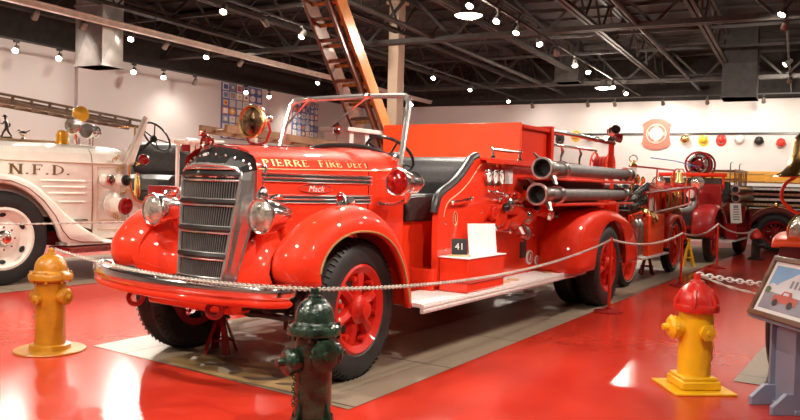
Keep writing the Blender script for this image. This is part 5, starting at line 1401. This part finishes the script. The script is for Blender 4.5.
for s in (-1, 1):
    arc_fender('rear_fender', [(1.86, .44), (1.9, .62), (2.05, .82), (2.3, .945), (2.6, .97), (2.9, .93), (3.15, .80), (3.25, .62), (3.28, .5)], [(2.10, .44), (2.12, .58), (2.22, .75), (2.4, .86), (2.62, .89), (2.85, .85), (3.03, .73), (3.1, .58), (3.1, .5)], -.55, -.72, -.86, 'red', T, -s, drop=.05)
    G().box(.45, 1.92, *sorted((s*.45, s*.90)), .355, .38).build('running_board', 'steel', T)
tb = G().box(.80, 1.66, -.88, -.62, .38, .98).build('side_box', 'orange_red', T, bevel=.012)
g = G()
for x in (.52, .70): g.lathe([(.07, .38), (.075, .40), (.075, .80), (.06, .88), (.03, .92), (.03, .96), (.05, .97), (.05, .99), (0, .99)], (x, -.76, 0), n=16, cap=False)
g.build('soda_acid_tank', 'dull', T)
g = G().lathe([(.10, 0), (.10, .02), (.06, .05)], (1.0, -.88, .95), (0, -1, .5), 14).lathe([(.09, 0), (.09, .02), (.04, .06)], (.9, -.78, 1.02), (0, -.6, 1), 14); g.build('pump_fitting', 'brass', T)
# hose reel, lantern, pressure gauges
g = G()
for y in (-.52, -.30):
    g.torus((.05, y, 1.66), (0, 1, 0), .19, .014, 28, 6)
    for k in range(5): a = k*2*pi/5; g.cyl((.05, y, 1.66), (.05+.185*cos(a), y, 1.66+.185*sin(a)), .012, n=6)
g.cyl((.05, -.55, 1.66), (.05, -.27, 1.66), .03).bar((.05, -.55, 1.2), (.05, -.55, 1.66), .04, .03).bar((.05, -.27, 1.2), (.05, -.27, 1.66), .04, .03).box(-.1, .2, -.57, -.25, 1.2, 1.24)
rl_ = g.build('hose_reel', 'orange_red', T)
g = G()
for k in range(5): g.torus((.05, -.49+.04*k, 1.66), (0, 1, 0), .12, .022, 24, 6)
g.build('reel_hose', 'pred', rl_)
ln = G().lathe([(.05, 1.25), (.02, 1.3), (.02, 1.42), (.07, 1.45), (.075, 1.50), (.05, 1.52)], (.92, -.58, 0), n=16).lathe([(.06, 1.68), (.07, 1.70), (.03, 1.74), (.02, 1.78)], (.92, -.58, 0), n=16).torus((.92, -.58, 1.80), (1, .5, 0), .055, .008, 20, 5).build('lantern', 'brass', T)
G().lathe([(.045, 1.52), (.06, 1.58), (.06, 1.64), (.045, 1.68)], (.92, -.58, 0), n=16, cap=False).build('lantern_globe', 'lglass', ln)
g = G()
for x, z in ((1.45, 1.50), (1.75, 1.47)): g.torus((x, -.5, z), (0, 1, 0), .07, .02, 18, 6).cyl((x, -.5, z-.2), (x, -.5, z), .02)
g.build('brass_wheel', 'brass', T)
G().tube([(.95, -.62, 1.69), (3.2, -.62, 1.70)], .016, 7).cyl((3.2, -.62, 1.1), (3.2, -.62, 1.70), .018).cyl((2.1, -.62, 1.30), (2.1, -.62, 1.70), .014).build('hand_rail', 'red', T)
g = G()
for k in range(5): g.lathe([(.05, 0), (.055, .02), (.055, .22), (.03, .27), (.03, .30)], (2.2+.2*k, -.755, 1.0+.01*k), n=12)
g.build('brass_nozzle', 'brass', T)
G().tube([(2.1, -.72, 1.06), (3.1, -.72, 1.12)], .02, 6).build('nozzle_rail', 'red', T)
t = thing('pike_ladder', 'slim dark red ladder carried along the side of the smaller orange-red engine', 'ladder', (10.45, 3.92, 0))
for z0, z1 in ((1.30, 1.42), (.98, 1.13)): G().tube([(.78, -.81, z0), (3.75, -.81, z1)], .024, 8).build('ladder_rail', 'deep_red', t)
for i in range(9):
    f = (i+.6)/9.2; x = .78+2.97*f; G().cyl((x, -.81, .98+.15*f), (x, -.81, 1.30+.12*f), .013, n=7).build('rung', 'red', t)
G().tube([(1.6, -.70, 1.03), (1.6, -.80, 1.03)], .016, 6).tube([(3.0, -.70, 1.1), (3.0, -.80, 1.1)], .016, 6).build('hook', 'deep_red', t)
t = thing('suction_elbow', 'short grey suction hose with chrome elbow strapped behind the side ladder of the second engine', 'hose', (10.45, 3.92, 0))
G().tube([(2.8, -.80, .99), (3.4, -.80, 1.0), (3.75, -.80, 1.04), (3.92, -.80, 1.14), (3.9, -.80, 1.24), (3.75, -.80, 1.28)], .06, 12).build('hose_tube', 'hose', t)
G().lathe([(.065, 0), (.075, .02), (.075, .10), (.06, .12)], (2.74, -.80, .99), (1, 0, 0), 16).lathe([(.065, 0), (.075, .02), (.075, .08)], (3.78, -.8, 1.28), (-1, 0, .2), 16).build('coupling', 'dull', t)
t = thing('information_card', 'small white card propped on the red side box of the second engine', 'sign', (10.45+1.3, 3.92-.80, .98))
G().box(-.09, .09, -.004, .004, 0, .25).move(Matrix.Rotation(-.3, 4, 'Z') @ Matrix.Rotation(-.15, 4, 'X')).build('card', 'paper', t)
G().box(-.04, .04, 0, .07, 0, .008).build('card_foot', 'paper', t)
jack(12.35, 3.35, 'deep_red', 'dark red jack stand under the second engine, ahead of its rear wheel', .44)
jack(14.3, 3.15, 'yellow', 'yellow jack stand on the bay between the second and third engines', .5)

# ================================================================== third, dark red engine
T = thing('fire_engine', 'dark red antique engine facing the camera with bell, brass headlamps and hose reel on top', 'fire engine', (15.55, 3.58, 0))
for sgn in (-1, 1):
    wheel(T, 0, sgn*.55, .46, .15, .34, 'wood', 'deep_red', s=sgn, name='front_wheel'); wheel(T, 2.75, sgn*.62, .46, .2, .34, 'wood', 'deep_red', s=sgn, name='rear_wheel')
g = G().bar((-.5, -.32, .6), (3.5, -.32, .6), .08, .14).bar((-.5, .32, .6), (3.5, .32, .6), .08, .14).cyl((0, -.6, .46), (0, .6, .46), .045).cyl((2.75, -.6, .46), (2.75, .6, .46), .05)
for x in (0, 2.75):
    for y in (-.32, .32): g.bar((x-.4, y, .50), (x+.4, y, .50), .06, .06)
g.build('chassis_frame', 'chassis', T)
G().box(-.40, .62, -.36, .36, .62, 1.40).build('hood', 'deep_red', T, bevel=.09)
rd = G().box(-.47, -.38, -.37, .37, .60, 1.44).build('radiator_shell', 'deep_red', T, bevel=.05)
G().box(-.478, -.46, -.28, .28, .70, 1.32).build('radiator_core', 'cavity', rd)
G().box(.62, .78, -.60, .60, .62, 1.50).build('dashboard', 'deep_red', T, bevel=.03)
G().box(.78, .86, -.60, .60, 1.10, 1.62).build('windscreen_panel', 'black', T, bevel=.02)
G().tube([(.74, -.66, 1.68), (.74, .66, 1.68)], .04, 8).cyl((.74, -.6, 1.4), (.74, -.6, 1.7), .025).cyl((.74, .6, 1.4), (.74, .6, 1.7), .025).build('top_bar', 'red', T)
G().box(.85, 1.5, -.58, .58, .62, 1.15).build('seat_box', 'deep_red', T, bevel=.02)
G().box(.95, 1.5, -.60, .60, 1.15, 1.26).box(1.42, 1.56, -.60, .60, 1.2, 1.56).build('seat', 'leather', T, bevel=.03)
G().box(1.6, 3.6, -.60, .60, .62, 1.30).build('hose_body', 'deep_red', T, bevel=.02)
for s in (-1, 1):
    arc_fender('front_fender', [(-.70, .50), (-.68, .75), (-.55, .98), (-.28, 1.10), (.05, 1.10), (.36, 1.0), (.60, .78), (.78, .55), (.9, .44)], [(-.58, .50), (-.56, .72), (-.45, .90), (-.22, 1.0), (.04, 1.0), (.28, .90), (.48, .70), (.62, .50), (.72, .42)], -.34, -.52, -.72, 'deep_red', T, -s, drop=.07)
    arc_fender('rear_fender', [(2.1, .44), (2.2, .8), (2.5, 1.02), (2.75, 1.06), (3.05, 1.0), (3.3, .78), (3.36, .5)], [(2.22, .44), (2.3, .74), (2.54, .93), (2.75, .97), (2.98, .92), (3.18, .72), (3.22, .5)], -.5, -.6, -.76, 'deep_red', T, -s, drop=.05)
    G().box(.75, 2.2, *sorted((s*.4, s*.85)), .36, .39).build('running_board', 'steel', T)
    h = G().lathe([(.125, .02), (.13, .0), (.12, -.04), (.09, -.12), (.05, -.15), (0, -.155)], (-.42, s*.36, 1.50), (-1, 0, 0), 22, cap=False).tube([(-.36, s*.36, 1.40), (-.36, s*.36, 1.2), (-.3, s*.36, 1.0)], .018, 6).build('headlamp', 'brass' if s > 0 else 'dull', T)
    G().lathe([(.12, .015), (.08, .03), (0, .035)], (-.42, s*.36, 1.50), (-1, 0, 0), 20, cap=False).build('lens', 'lens', h)
g = G().lathe([(.12, 0), (.115, .02), (.075, .09), (.06, .18), (.04, .215), (.015, .22), (.015, .25)], (-.35, 0, 1.50), (0, 0, 1), 20)
b_ = g.build('bell', 'brass', T); G().tube([(-.35, -.13, 1.44), (-.35, -.15, 1.6), (-.35, -.06, 1.76), (-.35, .06, 1.76), (-.35, .15, 1.6), (-.35, .13, 1.44)], .014, 6).build('bell_yoke', 'brass', b_)
g = G()
for x in (1.0, 1.42):
    g.torus((x, -.05, 1.90), (1, 0, 0), .25, .022, 30, 6)
    for k in range(6): a = k*pi/3+.3; g.cyl((x, -.05, 1.90), (x, -.05+.24*cos(a), 1.90+.24*sin(a)), .016, n=6)
g.lathe([(.09, 0), (.09, .5), (.06, .5), (.06, 0)], (.96, -.05, 1.90), (1, 0, 0), 20)
for y in (-.3, .2): g.bar((1.2, y, 1.5), (1.2, y, 1.75), .04, .04)
rl_ = g.build('hose_reel', 'deep_red', T)
g = G()
for k in range(6): g.torus((1.04+.07*k, -.05, 1.90), (1, 0, 0), .18, .04, 24, 6)
g.build('reel_hose', 'gun', rl_)
G().tube([(.9, -.1, 1.84), (.5, .3, 1.95), (.2, .7, 2.0)], .012, 6).build('pike_pole', 'blue', T)
g = G()
for x in (1.65, 2.3, 2.95):
    for z in (1.48, 1.62, 1.80): g.bar((x, -.66, z), (x, .2, z), .02, .02)
    for y in (-.66, .2): g.bar((x, y, 1.3), (x, y, 1.82), .03, .03)
for z in (1.48, 1.62, 1.80):
    for y in (-.66, .2): g.bar((1.5, y, z), (3.1, y, z), .03, .03)
for k in range(8): g.bar((1.6+.2*k, -.67, 1.45), (1.6+.2*k, -.67, 1.83), .05, .012, (0, 1, 0))
g.build('hose_basket', 'woodd', T)
g = G().tube([(1.55, -.58, 1.46), (1.55, -.58, 1.95), (1.75, -.58, 1.98)], .012, 5).tube([(2.6, -.58, 1.46), (2.6, -.58, 1.95), (2.8, -.58, 1.98)], .012, 5); g.build('basket_hook', 'gun', T)
for zz, x0 in ((1.40, 1.25), (1.22, 1.35)):
    t = thing('suction_hose', ('upper' if zz > 1.3 else 'lower') + ' dark suction hose with open mouth on the dark red engine side', 'hose', (15.55+x0, 3.58-.74, zz), 0, 'suction hoses of the dark red engine')
    G().cyl((.15, 0, 0), (2.0, 0, 0), .06, n=16).build('hose_tube', 'gun', t)
    cp = G().lathe([(.06, .25), (.075, .2), (.08, .05), (.085, 0), (.065, 0), (.05, .1)], (0, 0, 0), (1, 0, 0), 18, cap=False).build('coupling', 'dull', t)
    G().lathe([(.066, .02), (0, .04)], (0, 0, 0), (1, 0, 0), 16, cap=False).build('hose_mouth', 'cavity', cp)
g = G()
for x in (1.9, 2.9): g.box(x-.02, x+.02, -.80, -.58, 1.14, 1.16).box(x-.02, x+.02, -.80, -.58, 1.32, 1.34)
g.build('hose_bracket', 'deep_red', T)
G().box(1.0, 1.9, -.84, -.60, .39, .72).build('side_box', 'deep_red', T, bevel=.01)
t = thing('information_board', 'cream framed information card standing on the running board of the dark red engine', 'sign', (15.55+1.3, 3.58-.78, .72))
R_ = Matrix.Rotation(-.55, 4, 'Z') @ Matrix.Rotation(-.12, 4, 'X')
G().box(-.15, .15, -.01, .01, 0, .40).move(R_).build('board', 'cream', t)
g = G()
for k in range(5): g.box(-.09, .09, -.0125, -.011, .06+.05*k, .085+.05*k)
g.box(-.07, .07, -.0125, -.011, .30, .36).move(R_).build('printed_text', 'prgrey', t)

# ================================================================== ladder truck across the back wall
T = thing('ladder_truck', 'long maroon ladder truck parked side-on at the back right with ochre panelled ladder box', 'ladder truck', (19.35, 2.0, 0), radians(5.7))
for y in (.38, -3.2):
    r = wheel(T, 0, 0, .44, .2, .26, 'wood', 'deep_red', s=-1); r.rotation_euler = (0, 0, -pi/2); r.location = (.12, y, 0)
    r = wheel(T, 0, 0, .44, .2, .26, 'wood', 'deep_red', s=1); r.rotation_euler = (0, 0, -pi/2); r.location = (1.3, y, 0)
g = G().box(.3, .4, -4.6, 2.3, .5, .66).box(1.0, 1.1, -4.6, 2.3, .5, .66)
for y in (.38, -3.2): g.cyl((.1, y, .44), (1.3, y, .44), .05)
g.build('chassis_frame', 'chassis', T)
G().box(.2, 1.2, -4.6, 2.2, .66, .98).build('body', 'maroon', T, bevel=.02)
arc = [(.38+.62*cos(a), .44+.60*sin(a)) for a in [pi*i/14 for i in range(15)]]; arc2 = [(.38+.53*cos(a), .44+.50*sin(a)) for a in [pi*i/14 for i in range(15)]]
g = G()
for i in range(14): g.loft([[V((x, arc[j][0], arc[j][1])) for j in (i, i+1)] + [V((x, arc2[j][0], arc2[j][1])) for j in (i+1, i)] for x in (-.04, .35)])
g.build('wheel_arch', 'maroon', T); G().tube([(-.05, y, z) for y, z in arc], .014, 6).build('arch_trim', 'brass', T)
bx = G().box(.0, 1.2, -4.6, 2.3, 1.58, 1.84).build('ladder_box', mat('ochre_panel', (.80, .36, .03), .4, coat=.3), T, bevel=.01)
g = G()
for y0, y1 in ((.05, .55), (.65, 1.55), (1.65, 2.08), (-1.6, -.05), (-3.2, -1.7)): g.tube([(-.004, y0, 1.61), (-.004, y1, 1.61), (-.004, y1, 1.77), (-.004, y0, 1.77)], .008, 4, True)
g.box(-.004, 0, -4.6, 2.1, 1.785, 1.80).build('panel_moulding', 'gold', bx)
for z, m in ((1.44, 'dull'), (1.32, 'woodd'), (1.20, 'dull'), (1.08, 'woodo')):
    G().bar((.08, -4.5, z), (.08, 2.1, z), .05, .055).build('ladder_beam', m, T)
g = G()
for y in (1.15, -.9, -2.6): g.box(.02, .12, y-.03, y+.03, .98, 1.60)
for y in (1.05, -1.0): g.box(.0, .06, y-.02, y+.02, .7, 1.58)
g.build('rack_post', 'deep_red', T)
G().box(.3, 1.1, -4.5, 2.0, 1.0, 1.5).build('inner_panel', 'chassis', T)
G().box(-.12, .2, .98, 2.2, .44, .48).box(-.12, .2, -2.6, -.25, .44, .48).build('running_board', 'chassis', T)
G().lathe([(.05, 0), (.06, .03), (.03, .08), (0, .09)], (-.06, .38, 1.04), (0, 0, 1), 12).build('fender_lamp', 'brass', T)

# ================================================================== engine at the right edge
T = thing('fire_engine', 'orange-red antique engine cut off by the right edge, with big brass bell and brass headlamp', 'fire engine', (6.45, -.10, 0))
for sgn in (-1, 1):
    wheel(T, 0, sgn*.80, .45, .17, .30, 'wood', 'red', s=sgn, name='front_wheel'); wheel(T, 3.4, sgn*.80, .45, .2, .30, 'wood', 'red', s=sgn, name='rear_wheel')
g = G().bar((-.6, -.36, .6), (4.2, -.36, .6), .08, .14).bar((-.6, .36, .6), (4.2, .36, .6), .08, .14).cyl((0, -.75, .45), (0, .75, .45), .05).cyl((3.4, -.75, .45), (3.4, .75, .45), .05)
for x in (0, 3.4):
    for y in (-.36, .36): g.bar((x-.4, y, .50), (x+.4, y, .50), .06, .06)
g.build('chassis_frame', 'chassis', T)
G().box(-.35, .95, -.40, .40, .62, 1.34).build('hood', 'red', T, bevel=.10)
rd = G().box(-.44, -.34, -.42, .42, .60, 1.40).build('radiator_shell', 'brass', T, bevel=.06); G().box(-.448, -.43, -.33, .33, .70, 1.30).build('radiator_core', 'cavity', rd)
G().box(.95, 1.15, -.62, .62, .62, 1.42).build('dashboard', 'red', T, bevel=.03)
G().box(1.15, 1.9, -.6, .6, .62, 1.1).build('seat_box', 'red', T, bevel=.02); G().box(1.25, 1.9, -.62, .62, 1.1, 1.22).box(1.8, 1.95, -.62, .62, 1.15, 1.6).build('seat', 'leather', T, bevel=.03)
G().box(1.95, 4.2, -.62, .62, .62, 1.3).build('hose_body', 'red', T, bevel=.02)
for s in (-1, 1):
    arc_fender('front_fender', [(-.42, .975), (-.41, 1.005), (-.36, 1.035), (-.2, 1.06), (.05, 1.06), (.40, .98), (.65, .75), (.9, .5), (1.1, .44)], [(-.41, .965), (-.40, .985), (-.34, 1.01), (-.2, 1.03), (.04, 1.02), (.32, .88), (.54, .66), (.74, .46), (.9, .40)], -.44, -.70, -.86, 'orange_red', T, s*-1, drop=.03)
    G().prism([V((x, s*.46, z)) for x, z in ((-.36, .45), (-.36, .98), (-.2, 1.02), (.1, 1.02), (.45, .88), (.75, .5))], (0, -s*.03, 0)).box(-.37, -.34, *sorted((s*.44, s*.82)), .58, .985).build('fender_valance', 'maroon', T)
    arc_fender('rear_fender', [(2.8, .44), (2.85, .8), (3.1, 1.0), (3.4, 1.05), (3.7, 1.0), (3.95, .8), (4.0, .5)], [(2.92, .44), (2.95, .72), (3.15, .9), (3.4, .95), (3.65, .9), (3.85, .72), (3.9, .5)], -.6, -.75, -.95, 'red', T, -s, drop=.05)
    G().box(1.05, 2.9, *sorted((s*.45, s*.92)), .36, .39).build('running_board', 'steel', T)
    h = G().lathe([(.155, .02), (.165, .01), (.165, -.03), (.14, -.10), (.09, -.16), (.04, -.18), (0, -.185)], (-.30, s*.62, 1.07), (-1, 0, 0), 26, cap=False).tube([(-.22, s*.62, .98), (-.22, s*.55, .85), (-.22, s*.38, .75)], .022, 6).build('headlamp', 'brass', T)
    G().lathe([(.15, .015), (.10, .035), (0, .042)], (-.30, s*.62, 1.07), (-1, 0, 0), 22, cap=False).build('lens', 'lens', h)
by, bxx, bz = .685, -.25, 1.47
g = G().lathe([(.205, 0), (.20, .012), (.150, .04), (.112, .09), (.092, .17), (.086, .25), (.075, .29), (.045, .315), (.02, .32), (.03, .35), (0, .365)], (bxx, by, bz), (0, 0, 1), 32, cap=False)
bl = g.build('bell', 'brass', T, ang=50)
G().tube([(bxx, by, bz+.02), (bxx, by, bz-.06)], .012, 6).sph((bxx, by, bz-.05), .03, 10, 7).build('clapper', 'gun', bl)
br_ = G().tube(bez([(bxx+.12, by-.45, bz-.35), (bxx+.05, by-.2, bz-.32), (bxx, by+.02, bz-.27), (bxx, by+.14, bz-.17), (bxx, by+.13, bz-.06), (bxx, by+.05, bz+.01), (bxx, by, bz+.06)], 5), .013, 9).tube([(bxx+.12, by-.45, bz-.35), (bxx+.15, by-.4, bz-.6), (bxx+.15, by-.38, bz-.8)], .024, 8)
br_.build('bell_bracket', 'red', bl)
# ================================================================== camera, world, view
cam = bpy.data.cameras.new('camera'); co = bpy.data.objects.new('camera', cam); COL.objects.link(co)
cam.sensor_width = 36; cam.lens = 765*36/800; cam.clip_start = .05; cam.clip_end = 200
yaw, pit, rol = radians(33.2), radians(-2.02), radians(1.55)
f = V((cos(yaw)*cos(pit), sin(yaw)*cos(pit), sin(pit))); r0 = V((sin(yaw), -cos(yaw), 0)); u0 = r0.cross(f)
r_ = r0*cos(rol) + u0*sin(rol); u_ = u0*cos(rol) - r0*sin(rol)
co.matrix_world = Matrix(((r_.x, u_.x, -f.x, 0), (r_.y, u_.y, -f.y, 0), (r_.z, u_.z, -f.z, 1.35), (0, 0, 0, 1)))
SC.camera = co
w = bpy.data.worlds.new('world'); SC.world = w; w.use_nodes = True
w.node_tree.nodes['Background'].inputs[0].default_value = (.9, .85, .8, 1); w.node_tree.nodes['Background'].inputs[1].default_value = .3
SC.view_settings.view_transform = 'Standard'; SC.view_settings.look = 'None'; SC.view_settings.exposure = 0.0
SC.cycles.max_bounces = 8; SC.cycles.sample_clamp_indirect = 6

# turn the whole place so that the walls run along the axes
bpy.context.view_layer.update()
R_ALL = Matrix.Rotation(-A_ROOM, 4, 'Z')
for o in [o for o in bpy.data.objects if o.parent is None]: o.matrix_world = R_ALL @ o.matrix_world
